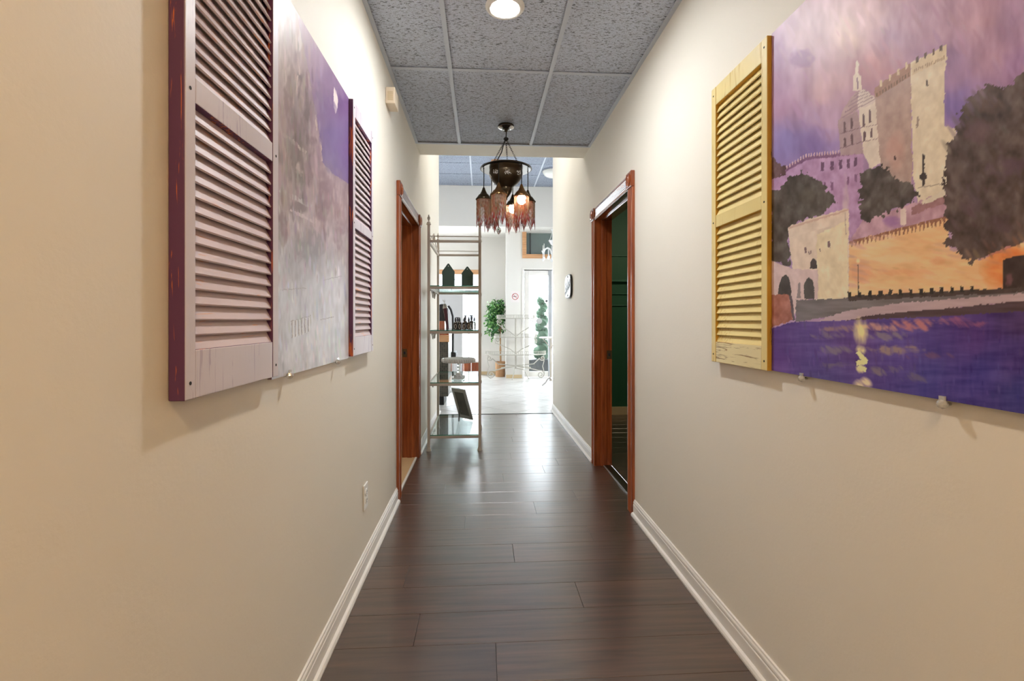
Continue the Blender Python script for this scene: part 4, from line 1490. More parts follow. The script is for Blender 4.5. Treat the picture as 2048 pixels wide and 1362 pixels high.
p1 = painted_panel('castle_painting', 'unframed painting of a castle above purple water by yellow shutter', XR, -1, yd(0.50, 0.914), s3a - 0.002, 1.028, 2.092, 0.016, 0.0021, castle, (0.78, 0.71, 0.64), M['panel_edge_dark'])
p2 = painted_panel('moonlit_painting', 'unframed pale painting with crescent moon between two purple shutters', XL, 1, s1b + 0.002, s2a - 0.002, 1.032, 2.098, 0.012, 0.0026, moonlit, (0.95, 0.92, 0.91), M['panel_edge_pale'])


# ---- glass clips under the paintings
def clip_knob(x, sgn, u, v, label, group):
    xw = x + sgn * 0.012
    d = dep(u, xw)
    y, z = yd(d, xw), zz(v, d)
    t = thing('picture_clip', label, 'picture clip', (x, y, z - 0.008), group)
    MB().lathe([(0, 0), (0.003, sgn * 0.0), (0.003, sgn * 0.014), (0, sgn * 0.014)], (x + sgn * 0.001, y, z), 10, axis='x').build('screw', M['silver'], t, smooth=True)
    MB().lathe([(0.004, sgn * 0.010), (0.0085, sgn * 0.013), (0.010, sgn * 0.018), (0.008, sgn * 0.024), (0.003, sgn * 0.027), (0, sgn * 0.0275)], (x, y, z), 8, axis='x').build('knob', M['clip'], t)
    MB().box(*(lambda a, b_: (min(a, b_), y - 0.006, z + 0.006, max(a, b_), y + 0.006, z + 0.016))(x + sgn * 0.0165, x + sgn * 0.0205)).build('lip', M['clip'], t)


clip_knob(XL, 1, 576, 751, 'small glass picture clip beneath moonlit painting next to the wider shutter', 'glass picture clips')
clip_knob(XL, 1, 673, 724, 'small glass picture clip beneath moonlit painting next to the narrower shutter', 'glass picture clips')
clip_knob(XR, -1, 1606, 757, 'small glass picture clip beneath castle painting next to yellow shutter', 'glass picture clips')
clip_knob(XR, -1, 1889, 808, 'small glass picture clip beneath castle painting far from yellow shutter', 'glass picture clips')


# ================================================================== BAKER'S RACK AND WHAT STANDS ON IT
DR0, DR1 = 4.394, 5.33
rx0, rx1 = xx(857.5, DR0), xx(959.5, DR0)
ry0, ry1 = yd(DR0, rx0), yd(DR1, rx0)
LV = [zz(874, DR0), zz(769, DR0), zz(664.5, DR0), zz(575, DR0), zz(482, DR0)]
rk = thing('bakers_rack', 'tall taupe iron rack with glass shelves against the left wall', 'rack', ((rx0 + rx1) / 2, (ry0 + ry1) / 2, 0))
PR = 0.0122
ZT = zz(450, DR0)
for x in (rx0, rx1):
    for y in (ry0, ry1):
        b = MB().box(x - PR, y - PR, 0.034, x + PR, y + PR, ZT)
        po = b.build('post', M['iron'], rk, bevel=0.003)
        MB().lathe([(0.022, 0), (0.022, 0.008), (0.017, 0.016), (0.018, 0.024), (0.011, 0.040), (0, 0.041)], (x, y, 0), 4 * 5).build('foot', M['iron'], po, smooth=True)
        MB().lathe([(0, -0.004), (0.014, -0.002), (0.022, 0.004), (0.022, 0.010), (0.016, 0.016), (0.018, 0.022), (0.012, 0.028), (0.006, 0.034), (0.006, 0.040), (0.012, 0.052), (0.014, 0.064), (0.010, 0.074), (0.005, 0.080), (0.007, 0.085), (0.004, 0.092), (0, 0.095)], (x, y, ZT), 16).build('finial', M['iron'], po, smooth=True)
for i, z in enumerate(LV):
    for y in (ry0, ry1):
        MB().box(rx0 + PR, y - 0.010, z - 0.013, rx1 - PR, y + 0.010, z + 0.010).build('shelf_bar', M['iron'], rk, bevel=0.002)
    for x in (rx0, rx1):
        MB().box(x - 0.010, ry0 + PR, z - 0.013, x + 0.010, ry1 - PR, z + 0.010).build('shelf_bar', M['iron'], rk, bevel=0.002)
    if i < 4:
        b = MB()
        b.box(rx0 + 0.002, ry0 - 0.004, z + 0.0105, rx1 - 0.002, ry1 + 0.004, z + 0.0185, 1)
        b.m[0] = b.m[1] = 0
        b.v = [(max(rx0 + PR + 0.001, min(rx1 - PR - 0.001, p[0])), p[1], p[2]) for p in b.v]
        b.build('glass_shelf', [M['shelf_glass'], M['shelf_edge']], rk)
zr = LV[4] + 0.044
for y in (ry0, ry1):
    MB().tube([(rx0, y, zr), (rx1, y, zr)], 0.0045, 8).build('rail', M['iron'], rk, smooth=True)
for x in (rx0, rx1):
    MB().tube([(x, ry0, zr), (x, ry1, zr)], 0.0045, 8).build('rail', M['iron'], rk, smooth=True)
ym_ = (ry0 + ry1) / 2
for x in (rx0, rx1):
    for z in LV[:4]:
        for s in (-1, 1):
            b = MB()
            pth = [(ym_ + s * 0.30, z - 0.012), (ym_ + s * 0.22, z - 0.020), (ym_ + s * 0.14, z - 0.045)] + [(p, q) for p, q in spiral(ym_ + s * 0.075, z - 0.045, 0.034, 1.35, 0 if s > 0 else PI, 22, 0.2, -s)]
            b.tube([(x, p, q) for p, q in pth], 0.0065, 6)
            b.build('scroll', M['iron'], rk, smooth=True)
        MB().ball((x, ym_, z - 0.036), 0.022, 12, (0.9, 1.2, 1.3)).build('scroll_knot', M['iron'], rk, smooth=True)
    for s in (-1, 1):
        b = MB()
        pth = [(ym_ + s * 0.36, zr), (ym_ + s * 0.24, zr + 0.02), (ym_ + s * 0.12, zr + 0.06)] + spiral(ym_ + s * 0.055, zr + 0.055, 0.034, 1.3, 0 if s > 0 else PI, 22, 0.2, s)
        b.tube([(x, p, q) for p, q in pth], 0.0065, 6)
        b.build('crest_scroll', M['iron'], rk, smooth=True)
    MB().lathe([(0, 0), (0.012, 0.004), (0.008, 0.016), (0.014, 0.030), (0.010, 0.046), (0.005, 0.054), (0.007, 0.060), (0, 0.066)], (x, ym_, zr + 0.045), 12).build('crest_finial', M['iron'], rk, smooth=True)

GT = [z + 0.0188 for z in LV]          # tops of the glass

# ---- house-shaped dark boards
M['slate'] = paint('dark_green_slate', rgb(66, 92, 86), 0.5, 0.15, 0.05)
M['slate_edge'] = mat('slate_edge', rgb(62, 72, 68), 0.6)


def board(label, u0, u1, vt, vs, d, strut):
    z0 = GT[3]
    x0, x1 = xx(u0, d), xx(u1, d)
    y = yd(d, x0)
    zs, zt = zz(vs, d), zz(vt, d)
    xc = (x0 + x1) / 2
    t = thing('house_board', label, 'display board', (xc, y, z0), 'house-shaped boards on the glass shelf')
    ang = [(xc + 0.010, zt - 0.008), (xc + 0.005, zt - 0.002), (xc - 0.005, zt - 0.002), (xc - 0.010, zt - 0.008)]
    poly = [(x0, z0), (x1, z0), (x1, zs)] + ang + [(x0, zs)]
    MB().prism(poly, 'y', y, y + 0.010).build('board', M['slate'], t, bevel=0.001)
    MB().lathe([(0, -0.0005), (0.004, -0.0005), (0.004, 0.0005), (0, 0.0005)], (xc, y - 0.0002, zt - 0.028), 14, axis='y').build('hanging_hole', M['plastic_white'], t)
    MB().tube([(xc, y + 0.010, zs), (xc + (0.085 if strut else 0.0), y + 0.075, z0 + (0.06 if strut else 0.004))], 0.0035, 6).build('strut', M['black'], t)


board('house-shaped dark green board on glass shelf, the larger with a slanted strut', 884, 909.2, 526.5, 543, 4.76, True)
board('house-shaped dark green board on glass shelf, the smaller and shorter one', 923, 946.4, 532.5, 546.5, 4.76, False)

# ---- tapered plum vessel
M['plum'] = mat('plum_glass', rgb(104, 66, 78), 0.25, trans=0.1)
dv = 4.72
pb, pt_ = pt(896, 658, dv), pt(890.5, 617, dv)
pb.z = GT[2]
pv = thing('tapered_vessel', 'plum tapered vessel with silver collar leaning on the bottle shelf', 'vessel', tuple(pb))
ax = (pt_ - pb)
def on(t_):
    return pb + ax * t_
MB().tube([on(0.0) + Vector((0, 0, 0.002)), on(0.3), on(0.7), on(1.0)], [0.009, 0.013, 0.018, 0.0215], 20).build('body', M['plum'], pv, smooth=True)
MB().tube([on(1.0), on(1.03), on(1.10), on(1.18), on(1.22)], [0.023, 0.024, 0.021, 0.016, 0.010], 20).build('collar', M['silver'], pv, smooth=True)
MB().tube([on(1.20), on(1.34), on(1.42)], [0.004, 0.0035, 0.002], 10).build('stopper_stem', M['crystal'], pv, smooth=True)
for s in (-1, 1):
    MB().tube([on(1.30), on(1.34) + Vector((0.012 * s, 0, 0.004)), on(1.44) + Vector((0.015 * s, 0, 0.006))], [0.003, 0.0025, 0.001], 8).build('stopper_prong', M['crystal'], pv, smooth=True)

# ---- bottles
M['amber'] = mat('dark_brown_glass', rgb(58, 50, 46), 0.2)
M['cap_grey'] = mat('grey_cap', rgb(72, 72, 80), 0.35)
M['label_ring'] = mat('pale_label_ring', rgb(206, 198, 188), 0.5)


def bottle(u, d, h, r, pump, label, group, clear=False):
    p = pt(u, 650, d)
    x, y, z = p.x, p.y, GT[2]
    t = thing('bottle', label, 'bottle', (x, y, z), group)
    hb = h * 0.58
    MB().lathe([(0, 0.0005), (r * 0.95, 0.0005), (r, 0.004), (r, hb * 0.86), (r * 0.8, hb), (r * 0.4, hb * 1.08), (r * 0.36, hb * 1.22), (0, hb * 1.22)], (x, y, z), 18).build('body', M['glass_clear'] if clear else M['amber'], t, smooth=True)
    c = MB().lathe([(r * 0.5, hb * 1.16), (r * 0.5, h * 0.88), (r * 0.3, h * 0.9), (r * 0.3, h), (0, h)], (x, y, z), 14)
    if pump:
        c.box(x - r * 0.9, y - r * 0.3, z + h * 0.92, x + r * 0.6, y + r * 0.3, z + h)
    c.build('cap', M['cap_grey'], t)
    if not clear:
        zc = z + hb * 0.45
        pth = []
        for q in range(20):
            a = q * 2 * PI / 20
            lx = 0.48 * math.cos(a)
            pth.append((x + (r + 0.0008) * math.sin(lx), y - (r + 0.0008) * math.cos(lx), zc + hb * 0.30 * math.sin(a)))
        MB().tube(pth, 0.0022, 5, closed=True).build('oval_label', M['label_ring'], t)
        MB().ball((x, y - r * 0.55, z + hb * 1.02), 0.006, 8).build('neck_tag', M['label_ring'], t)


for u, which in ((911.2, 'next to the plum vessel'), (919.4, 'second from the plum vessel'), (928.2, 'third from the plum vessel'), (937.6, 'next to the slim clear bottle')):
    bottle(u, 4.66, 0.118, 0.0195, False, 'front-row dark bottle with pale oval label, ' + which, 'front row bottles')
for u, h, which in ((915.5, 0.120, 'the shortest, nearest the plum vessel'), (930.5, 0.138, 'the middle one of three'), (943.0, 0.140, 'nearest the slim clear bottle')):
    bottle(u, 4.76, h, 0.0195, True, 'dark pump bottle behind the front row, ' + which, 'pump bottles behind')
bottle(948.6, 4.64, 0.120, 0.014, False, 'slim clear bottle at the end of the dark bottle row', None, True)

# ---- glass cake stand
dk_ = 4.70
c0 = pt(917, 757, dk_)
zc0 = GT[1]
cs = thing('cake_stand', 'clear cut-glass cake stand on a beaded stem on glass shelf', 'cake stand', (c0.x, c0.y, zc0))
zp = zz(720, dk_)
R_ = 33.0 * dk_ / F
MB().lathe([(0, zp - 0.006), (R_ * 0.9, zp - 0.008), (R_ * 0.93, zp - 0.022), (R_ * 0.97, zp - 0.020), (R_, zp + 0.016), (R_ * 0.97, zp + 0.018), (R_ * 0.92, zp + 0.0), (0, zp + 0.002)], (c0.x, c0.y, 0), 48).build('plate', M['crystal'], cs, smooth=False)
b = MB()
for q in range(44):
    a = q * 2 * PI / 44
    s = MB().ball((0, 0, 0), 0.013, 6, (0.75, 0.75, 1.5))
    b.add([(vx * 1 + c0.x + R_ * 0.985 * math.cos(a), vy + c0.y + R_ * 0.985 * math.sin(a), vz + zp - 0.002) for vx, vy, vz in s.v], s.f)
b.build('cut_rim', M['crystal'], cs, kind='stuff')
zz_ = zc0 + 0.050
nb = 4
sp = (zp - 0.008 - zz_) / nb
for q in range(nb):
    MB().ball((c0.x, c0.y, zz_ + sp * (q + 0.5)), sp * 0.56, 16, (0.98, 0.98, 1)).build('stem_bead', M['glass_clear'], cs, smooth=True)
MB().lathe([(0, 0.0005), (0.060, 0.0005), (0.062, 0.006), (0.040, 0.018), (0.026, 0.036), (0.020, 0.052), (0, 0.053)], (c0.x, c0.y, zc0), 24).build('base', M['crystal'], cs)
for q in range(8):
    a = q * PI / 4 + 0.2
    MB().ball((c0.x + 0.052 * math.cos(a), c0.y + 0.052 * math.sin(a), zc0 + 0.016), 0.014, 8, (1, 1, 1.1)).build('base_petal', M['glass_clear'], cs)

# ---- photo frame seen from behind, leaning on its strut
z0 = GT[0]
BL, BR = pt(920.5, 832, 5.20), pt(947, 838.5, 5.05)
BL.z = BR.z = z0 + 0.0052
wv = BR - BL
nrm = Vector((wv.y, -wv.x, 0)).normalized()
if nrm.y > 0:
    nrm = -nrm
up = Vector((0, 0, 0.325)) + nrm * 0.112
fr = thing('photo_frame', 'grey photo frame turned backwards on the lowest glass shelf', 'photo frame', tuple(((BL + BR) / 2)))
bk = wv.cross(up).normalized()
if bk.y > 0:
    bk = -bk


def fpt(s, t_, o):
    return BL + wv * s + up * t_ + bk * o


def slab4(s0, s1, t0, t1, o0, o1):
    b = MB()
    vs = [fpt(s, t_, o) for o in (o0, o1) for t_ in (t0, t1) for s in (s0, s1)]
    return b.add(vs, [(0, 2, 3, 1), (4, 5, 7, 6), (0, 1, 5, 4), (2, 6, 7, 3), (0, 4, 6, 2), (1, 3, 7, 5)])


M['frame_grey'] = mat('grey_metal_frame', rgb(168, 166, 163), 0.4, 0.1)
M['backing'] = paint('dark_grey_backing', rgb(112, 110, 105), 0.8, 0.1, 0.05)
for a in ((0, 1, 0, 0.11), (0, 1, 0.89, 1), (0, 0.15, 0.11, 0.89), (0.85, 1, 0.11, 0.89)):
    slab4(*a, 0.0, 0.014).build('frame_side', M['frame_grey'], fr, bevel=0.0015)
slab4(0.15, 0.85, 0.11, 0.89, 0.003, 0.009).build('backing_board', M['backing'], fr)
foot = pt(918, 840.5, 4.98)
foot.z = z0
top = fpt(0.42, 0.58, 0.012)
sd = wv.normalized() * 0.012
b = MB()
n3 = (foot - top).cross(sd).normalized() * 0.003
b.add([top - sd, top + sd, foot + sd * 0.7, foot - sd * 0.7, top - sd + n3, top + sd + n3, foot + sd * 0.7 + n3, foot - sd * 0.7 + n3], [(0, 1, 2, 3), (4, 5, 6, 7), (0, 1, 5, 4), (1, 2, 6, 5), (2, 3, 7, 6), (3, 0, 4, 7)])
b.build('easel_strut', M['backing'], fr)
MB().ball(fpt(0.36, 0.24, 0.014), 0.006, 10).build('clasp', M['silver'], fr, smooth=True)


# ================================================================== LOBBY
# ---- reception counter with mosaic face
def mosaic_mat():
    m = mat('dark_mosaic', rgb(60, 60, 56), 0.3)
    t = NT(m)
    vec = t.coords((1, 1, 1), 'World')
    sep = t.n('ShaderNodeSeparateXYZ')
    t.l(vec, sep.inputs[0])
    cb = t.n('ShaderNodeCombineXYZ')
    ad = t.n('ShaderNodeMath', operation='ADD')
    t.l(sep.outputs[0], ad.inputs[0])
    t.l(sep.outputs[1], ad.inputs[1])
    t.l(ad.outputs[0], cb.inputs[0])
    t.l(sep.outputs[2], cb.inputs[1])
    br = t.n('ShaderNodeTexBrick', Scale=38.0, offset=0.0)
    br.inputs['Brick Width'].default_value = 1.0
    br.inputs['Row Height'].default_value = 1.0
    br.inputs['Mortar Size'].default_value = 0.08
    br.inputs['Color1'].default_value = rgb(44, 46, 44)
    br.inputs['Color2'].default_value = rgb(88, 84, 74)
    br.inputs['Mortar'].default_value = rgb(118, 112, 102)
    t.l(cb.outputs[0], br.inputs['Vector'])
    t.color(br.outputs['Color'])
    return m


M['mosaic'] = mosaic_mat()
dq = 6.76
qx1 = xx(896.5, dq)
qy = yd(dq, qx1)
rc = thing('reception_counter', 'reception counter with dark mosaic face and red-brown wooden top', 'counter', (-1.35, qy + 0.3, 0))
zq0, zq1, zq2 = zz(793, dq), zz(684, dq), zz(671, dq)
MB().box(-2.3, qy, zq0, qx1, qy + 0.6, zq1).build('mosaic_body', M['mosaic'], rc)
MB().box(-2.25, qy + 0.03, 0, xx(887.5, dq), qy + 0.55, zq0).build('toe_kick', M['black'], rc)
MB().box(-2.32, qy - 0.012, zq1, qx1 + 0.012, qy + 0.61, zq2).build('wooden_top', M['tanwood'], rc, bevel=0.004)
MB().box(-2.3, qy + 0.22, zq2, qx1 - 0.005, qy + 0.6, zq2 + 0.09).build('upper_shelf', M['redwood_y'], rc)
MB().box(-2.3, qy + 0.26, zq2 + 0.09, xx(888.5, dq + 0.2), qy + 0.58, zz(642, dq + 0.25)).build('raised_top', M['redwood'], rc, bevel=0.004)

# ---- black high-backed chair behind the counter
dch = 8.0
hc = thing('salon_chair', 'black high-backed chair beyond the reception counter', 'chair', (xx(888, dch), yd(dch, -0.6), 0))
hx, hy = hc.location.x, hc.location.y
zt_ = zz(608, dch)
b = MB()
prof = []
for i in range(13):
    a = PI * i / 12
    prof.append((hx - 0.03 + 0.10 * math.cos(a), zt_ - 0.10 + 0.10 * math.sin(a)))
prof += [(hx - 0.13, 0.62), (hx + 0.07, 0.62)]
b.prism(prof, 'y', hy - 0.03, hy + 0.03)
b.build('backrest', M['black'], hc, bevel=0.012, seg=3)
MB().box(hx - 0.24, hy, 0.56, hx + 0.20, hy + 0.46, 0.66).build('seat', M['black'], hc, bevel=0.03, seg=3)
for s, px in ((-1, hx - 0.20), (1, hx + 0.13)):
    MB().tube([(px - s * 0.06, hy, zt_ - 0.03), (px - s * 0.02, hy + 0.02, zt_ - 0.09), (px + s * 0.01, hy + 0.04, zt_ - 0.20), (px + s * 0.015, hy + 0.05, zt_ - 0.40), (px + s * 0.01, hy + 0.06, 0.60)], 0.019, 10).build('arm', M['black'], hc, smooth=True)
MB().lathe([(0.26, 0), (0.26, 0.02), (0.05, 0.05), (0.035, 0.06), (0.035, 0.56), (0, 0.56)], (hx, hy + 0.2, 0), 24).build('pedestal', M['silver'], hc, smooth=True)

# ---- grey display board standing in the window
dg = 10.3
gb = thing('display_board', 'light grey freestanding display board in front of the storefront window', 'display board', (xx(908, dg), yd(dg, -0.55), 0))
M['board_grey'] = paint('pale_grey_board', rgb(190, 188, 188), 0.6, 0.06, 0.02)
gy = gb.location.y
MB().box(xx(876, dg), gy, zz(662, dg), xx(926, dg), gy + 0.03, zz(585, dg)).build('upper_panel', M['board_grey'], gb, bevel=0.004)
MB().box(xx(906.5, dg), gy + 0.002, 0.0, xx(925, dg), gy + 0.028, zz(662, dg)).build('leg_panel', M['board_grey'], gb, bevel=0.004)
MB().box(xx(903.5, dg), gy - 0.004, 0.0, xx(906.2, dg), gy + 0.03, zz(690, dg)).build('edge_strip', M['frame_grey'], gb)

# ---- ficus in a basket
fd = 10.22
fx_, fy_ = xx(1000.5, fd), yd(fd, 0.4)
fi = thing('potted_ficus', 'leafy ficus tree in a tan woven basket beside the pier', 'potted plant', (fx_, fy_, 0))
pr_ = 0.105
zp_ = zz(724, fd)


def wicker_mat():
    m = mat('tan_wicker', rgb(196, 150, 108), 0.7)
    t = NT(m)
    w = t.n('ShaderNodeTexWave', Scale=26.0, Distortion=2.0, bands_direction='Z')
    t.l(t.coords((1, 1, 1), 'World'), w.inputs['Vector'])
    t.color(t.ramp(w.outputs['Fac'], [(0.2, rgb(150, 104, 68)), (0.8, rgb(206, 164, 122))]))
    t.bump(w.outputs['Fac'], 0.4, 0.006)
    return m


M['wicker'] = wicker_mat()
MB().lathe([(0, 0.002), (pr_ * 0.92, 0.002), (pr_ * 0.94, 0.02), (pr_, zp_ * 0.95), (pr_ * 1.06, zp_), (pr_ * 1.0, zp_ + 0.012), (pr_ * 0.9, zp_ - 0.03), (0, zp_ - 0.03)], (fx_, fy_, 0), 28).build('basket', M['wicker'], fi, smooth=True)
M['bark'] = paint('pale_bark', rgb(176, 140, 104), 0.8, 0.2, 0.2)
b = MB()
b.tube([(fx_ + 0.01, fy_, zp_ - 0.03), (fx_ - 0.005, fy_, 0.55), (fx_ + 0.005, fy_, 0.80), (fx_ - 0.03, fy_, 1.05)], [0.017, 0.014, 0.013, 0.009], 8)
b.tube([(fx_ + 0.015, fy_ + 0.01, zp_ - 0.03), (fx_ + 0.012, fy_ + 0.01, 0.55), (fx_ - 0.004, fy_, 0.80), (fx_ + 0.02, fy_, 1.10), (fx_ - 0.02, fy_, 1.40)], [0.013, 0.012, 0.011, 0.008, 0.004], 8)
tips = []
for i in range(22):
    a = random.uniform(0, 2 * PI)
    zb_ = random.uniform(0.80, 1.25)
    e = Vector((fx_ - 0.08 + random.uniform(-0.20, 0.14), fy_ + random.uniform(-0.14, 0.20), random.triangular(0.74, 1.58, 1.45)))
    e.x = min(e.x, PX - 0.03)
    b.tube([(fx_ - 0.01, fy_, zb_), ((fx_ + e.x) / 2, (fy_ + e.y) / 2, (zb_ + e.z) / 2 + 0.06), e], [0.006, 0.004, 0.002], 5)
    tips.append(e)
b.build('trunk', M['bark'], fi, smooth=True)


def leaf_mat(name, c0_, c1_, attr='tone'):
    m = mat(name, c0_, 0.4)
    t = NT(m)
    at = t.n('ShaderNodeAttribute', attribute_name=attr)
    t.l(at.outputs['Color'], t.b.inputs['Base Color'])
    return m


M['leaf'] = leaf_mat('green_leaf', rgb(70, 120, 60), rgb(120, 170, 90))
GREENS = [s2l(c) for c in ((62, 112, 58), (86, 140, 70), (116, 168, 92), (48, 88, 52), (140, 182, 110), (70, 120, 76))]


def leaves(parent, centres, n, size, spread, lim=None, name='foliage', palette=GREENS):
    b, cols = MB(), []
    for i in range(n):
        c = Vector(random.choice(centres)) + Vector([random.gauss(0, spread) for _ in range(3)])
        if lim and not lim(c):
            continue
        d = Vector((random.gauss(0, 1), random.gauss(0, 1), random.gauss(-0.7, 0.6))).normalized()
        s = d.cross(Vector((random.gauss(0, 1), random.gauss(0, 1), random.gauss(0, 1)))).normalized()
        nn = d.cross(s)
        L = size * random.uniform(0.7, 1.3)
        w = L * 0.26
        b.add([c, c + d * L * 0.45 + s * w + nn * w * 0.3, c + d * L, c + d * L * 0.45 - s * w + nn * w * 0.3, c + d * L * 0.5], [(0, 1, 4), (1, 2, 4), (2, 3, 4), (3, 0, 4)])
        cols += [palette[random.randrange(len(palette))]] * 5
    o = b.build(name, M['leaf'], parent, kind='stuff', recalc=False)
    colour_attr(o, 'tone', np.array(cols))
    return o


clus = [tuple(t_) for t_ in tips] + [(fx_ - 0.12, fy_, 1.25), (fx_ - 0.02, fy_, 1.45), (fx_ - 0.10, fy_ - 0.05, 1.1), (fx_ + 0.03, fy_, 1.3), (fx_ - 0.05, fy_, 1.35), (fx_ - 0.16, fy_, 1.2), (fx_ + 0.05, fy_, 1.48), (fx_ - 0.06, fy_, 1.5), (fx_ - 0.13, fy_, 1.38), (fx_ + 0.02, fy_, 1.2), (fx_ - 0.2, fy_, 1.25)] * 2
leaves(fi, clus, 1500, 0.072, 0.055, lambda c: c.x < PX - 0.015 and c.y < FW - 0.06 and 0.62 < c.z < 1.64 and c.x > 0.03)


# ---- three-tier demilune wire stand
dE = 9.62
ex, ey = xx(1033, dE), 9.80
et = thing('wire_stand', 'off-white three-tier scrolled wire stand in front of the pier', 'plant stand', (ex, ey - 0.12, 0))
MB().tube([(ex, ey, 0.20), (ex, ey, zz(636, dE))], 0.019, 10).build('post', M['white_iron'], et, smooth=True)
tiers = ((zz(637, dE), 0.385, 0.17), (zz(675, dE), 0.43, 0.21), (zz(710, dE), 0.61, 0.27))
for ti, (z, hw, dp) in enumerate(tiers):
    arc = [(ex - hw * math.cos(PI * i / 24), ey - dp * math.sin(PI * i / 24)) for i in range(25)]
    MB().prism(arc, 'z', z - 0.006, z + 0.004).build('shelf', M['white_iron'], et)
    b = MB()
    b.tube([(p, q, z + 0.004) for p, q in arc], 0.009, 6)
    b.build('rim', M['white_iron'], et, smooth=True)
    b = MB()
    hgt = 0.070
    for i in range(0, 49):
        a = PI * i / 48
        p, q = ex - hw * math.cos(a), ey - dp * math.sin(a)
        b.tube([(p, q, z), (p, q, z + hgt)], 0.0048, 4)
    b.tube([(p, q, z + hgt) for p, q in arc], 0.004, 5)
    b.build('gallery', M['white_iron'], et, kind='stuff')
    if ti < 2:
        z2 = tiers[ti + 1][0] + 0.03
        for s in (-1, 1):
            cx = ex + s * (hw - 0.055)
            cz = z - 0.062
            pth = [(ex + s * 0.02, z2), (ex + s * 0.12, z2 + 0.08)] + [(cx + s * 0.045, cz - 0.05)] + spiral(cx, cz, 0.052, 1.4, -0.6 if s > 0 else PI + 0.6, 26, 0.2, s)
            MB().tube([(p, ey - 0.03, q) for p, q in pth], 0.0105, 6).build('scroll_bracket', M['white_iron'], et, smooth=True)
z3 = tiers[2][0]
for s in (-1, 1):
    cx = ex + s * 0.535
    pth = spiral(cx, z3 - 0.075, 0.055, 1.3, PI if s > 0 else 0, 24, 0.2, s)[::-1] + [(ex + s * 0.36, z3 - 0.19), (ex + s * 0.12, z3 - 0.215), (ex, z3 - 0.22)]
    MB().tube([(p, ey - 0.06, q) for p, q in pth], 0.011, 6).build('leg_scroll', M['white_iron'], et, smooth=True)
    cx2 = ex + s * 0.50
    pth = [(ex - s * 0.30, 0.235), (ex, 0.27), (ex + s * 0.30, 0.215)] + [(ex + s * 0.46, 0.175)] + spiral(cx2, 0.095, 0.078, 1.55, PI / 2, 30, 0.22, -s)
    MB().tube([(p, ey - 0.08, q) for p, q in pth], 0.012, 6).build('leg_scroll', M['white_iron'], et, smooth=True)
    MB().tube([(ex + s * 0.52, ey - 0.07, 0.02), (ex + s * 0.58, ey - 0.07, 0.12), (ex + s * 0.54, ey - 0.06, 0.26), (ex + s * 0.57, ey - 0.06, 0.36), (ex + s * 0.56, ey - 0.05, z3)], 0.008, 6).build('side_leg', M['white_iron'], et, smooth=True)
MB().tube([(ex, ey, 0.22), (ex - 0.04, ey - 0.14, 0.16), (ex - 0.09, ey - 0.22, 0.0)], 0.009, 6).build('front_leg', M['white_iron'], et, smooth=True)
MB().tube([(ex, ey, 0.22), (ex + 0.16, ey - 0.04, 0.19), (ex + 0.26, ey - 0.05, 0.0)], 0.009, 6).build('front_leg', M['white_iron'], et, smooth=True)

# ---- no-smoking notice on the pier
ns = pt(1030.5, 593, FP)
sgn_ = thing('notice', 'white no-smoking notice with a red circle on the pier', 'notice', (ns.x, FP, ns.z - 0.115))
M['paper'] = mat('white_paper', rgb(232, 224, 222), 0.6)
M['red_ink'] = mat('red_ink', rgb(196, 96, 100), 0.6)
M['dark_ink'] = mat('dark_ink', rgb(92, 84, 84), 0.6)
MB().box(ns.x - 0.085, FP - 0.003, ns.z - 0.115, ns.x + 0.085, FP - 0.0005, ns.z + 0.115).build('sheet', M['paper'], sgn_)
ring = []
for q in range(40):
    a = q * 2 * PI / 40
    ring.append((ns.x + 0.062 * math.cos(a), FP - 0.0035, ns.z + 0.062 * math.sin(a)))
MB().tube(ring, 0.006, 4, closed=True).build('red_circle', M['red_ink'], sgn_)
MB().tube([(ns.x - 0.042, FP - 0.004, ns.z + 0.042), (ns.x + 0.042, FP - 0.004, ns.z - 0.042)], 0.005, 4).build('red_slash', M['red_ink'], sgn_)
MB().box(ns.x - 0.045, FP - 0.0034, ns.z - 0.007, ns.x + 0.022, FP - 0.0028, ns.z + 0.006).build('cigarette', M['dark_ink'], sgn_)
MB().tube([(ns.x + 0.022, FP - 0.0034, ns.z + 0.004), (ns.x + 0.036, FP - 0.0034, ns.z + 0.014), (ns.x + 0.030, FP - 0.0034, ns.z + 0.026)], 0.003, 4).build('smoke_curl', M['dark_ink'], sgn_)

# ---- spiral topiary in a black box outside the door
dT = 10.78
tx, ty = xx(1084, dT), yd(dT, 1.3)
tp = thing('spiral_topiary', 'dark green spiral topiary in a black planter outside the glass door', 'topiary', (tx, ty, -0.02))
ztp = zz(718, dT)
b = MB()
hw, hd = 0.25, 0.20
b.prism([(tx - hw * 0.94 - 0.08, -0.02), (tx + hw * 0.94 - 0.08, -0.02), (tx + hw - 0.08, ztp), (tx - hw - 0.08, ztp)], 'y', ty - hd, ty + hd)
b.build('planter', mat('black_planter', rgb(52, 54, 56), 0.5), tp, bevel=0.008)
helix, hr = [], []
for i in range(121):
    t_ = i / 120
    z = ztp + 0.03 + (zz(596, dT) - ztp - 0.03) * t_
    rr = 0.085 * (1 - t_ * 0.6)
    a = t_ * 4.6 * 2 * PI + 0.6
    helix.append(Vector((tx + rr * math.cos(a), ty + rr * math.sin(a), z)))
    hr.append((0.125 * (1 - t_) + 0.072 * t_) * (1 + 0.14 * math.sin(i * 1.7)))
hr[-1] = 0.02
MB().tube(helix, hr, 10).build('clipped_crown', mat('dark_topiary_green', rgb(50, 78, 58), 0.8), tp, smooth=True)
DKG = [s2l(c) for c in ((44, 74, 54), (60, 92, 66), (36, 58, 46), (74, 104, 82))]
cen = []
for p, r in zip(helix, hr):
    for q in range(4):
        v = Vector((random.gauss(0, 1), random.gauss(0, 1), random.gauss(0, 1))).normalized()
        cen.append(tuple(p + v * r * 0.95))
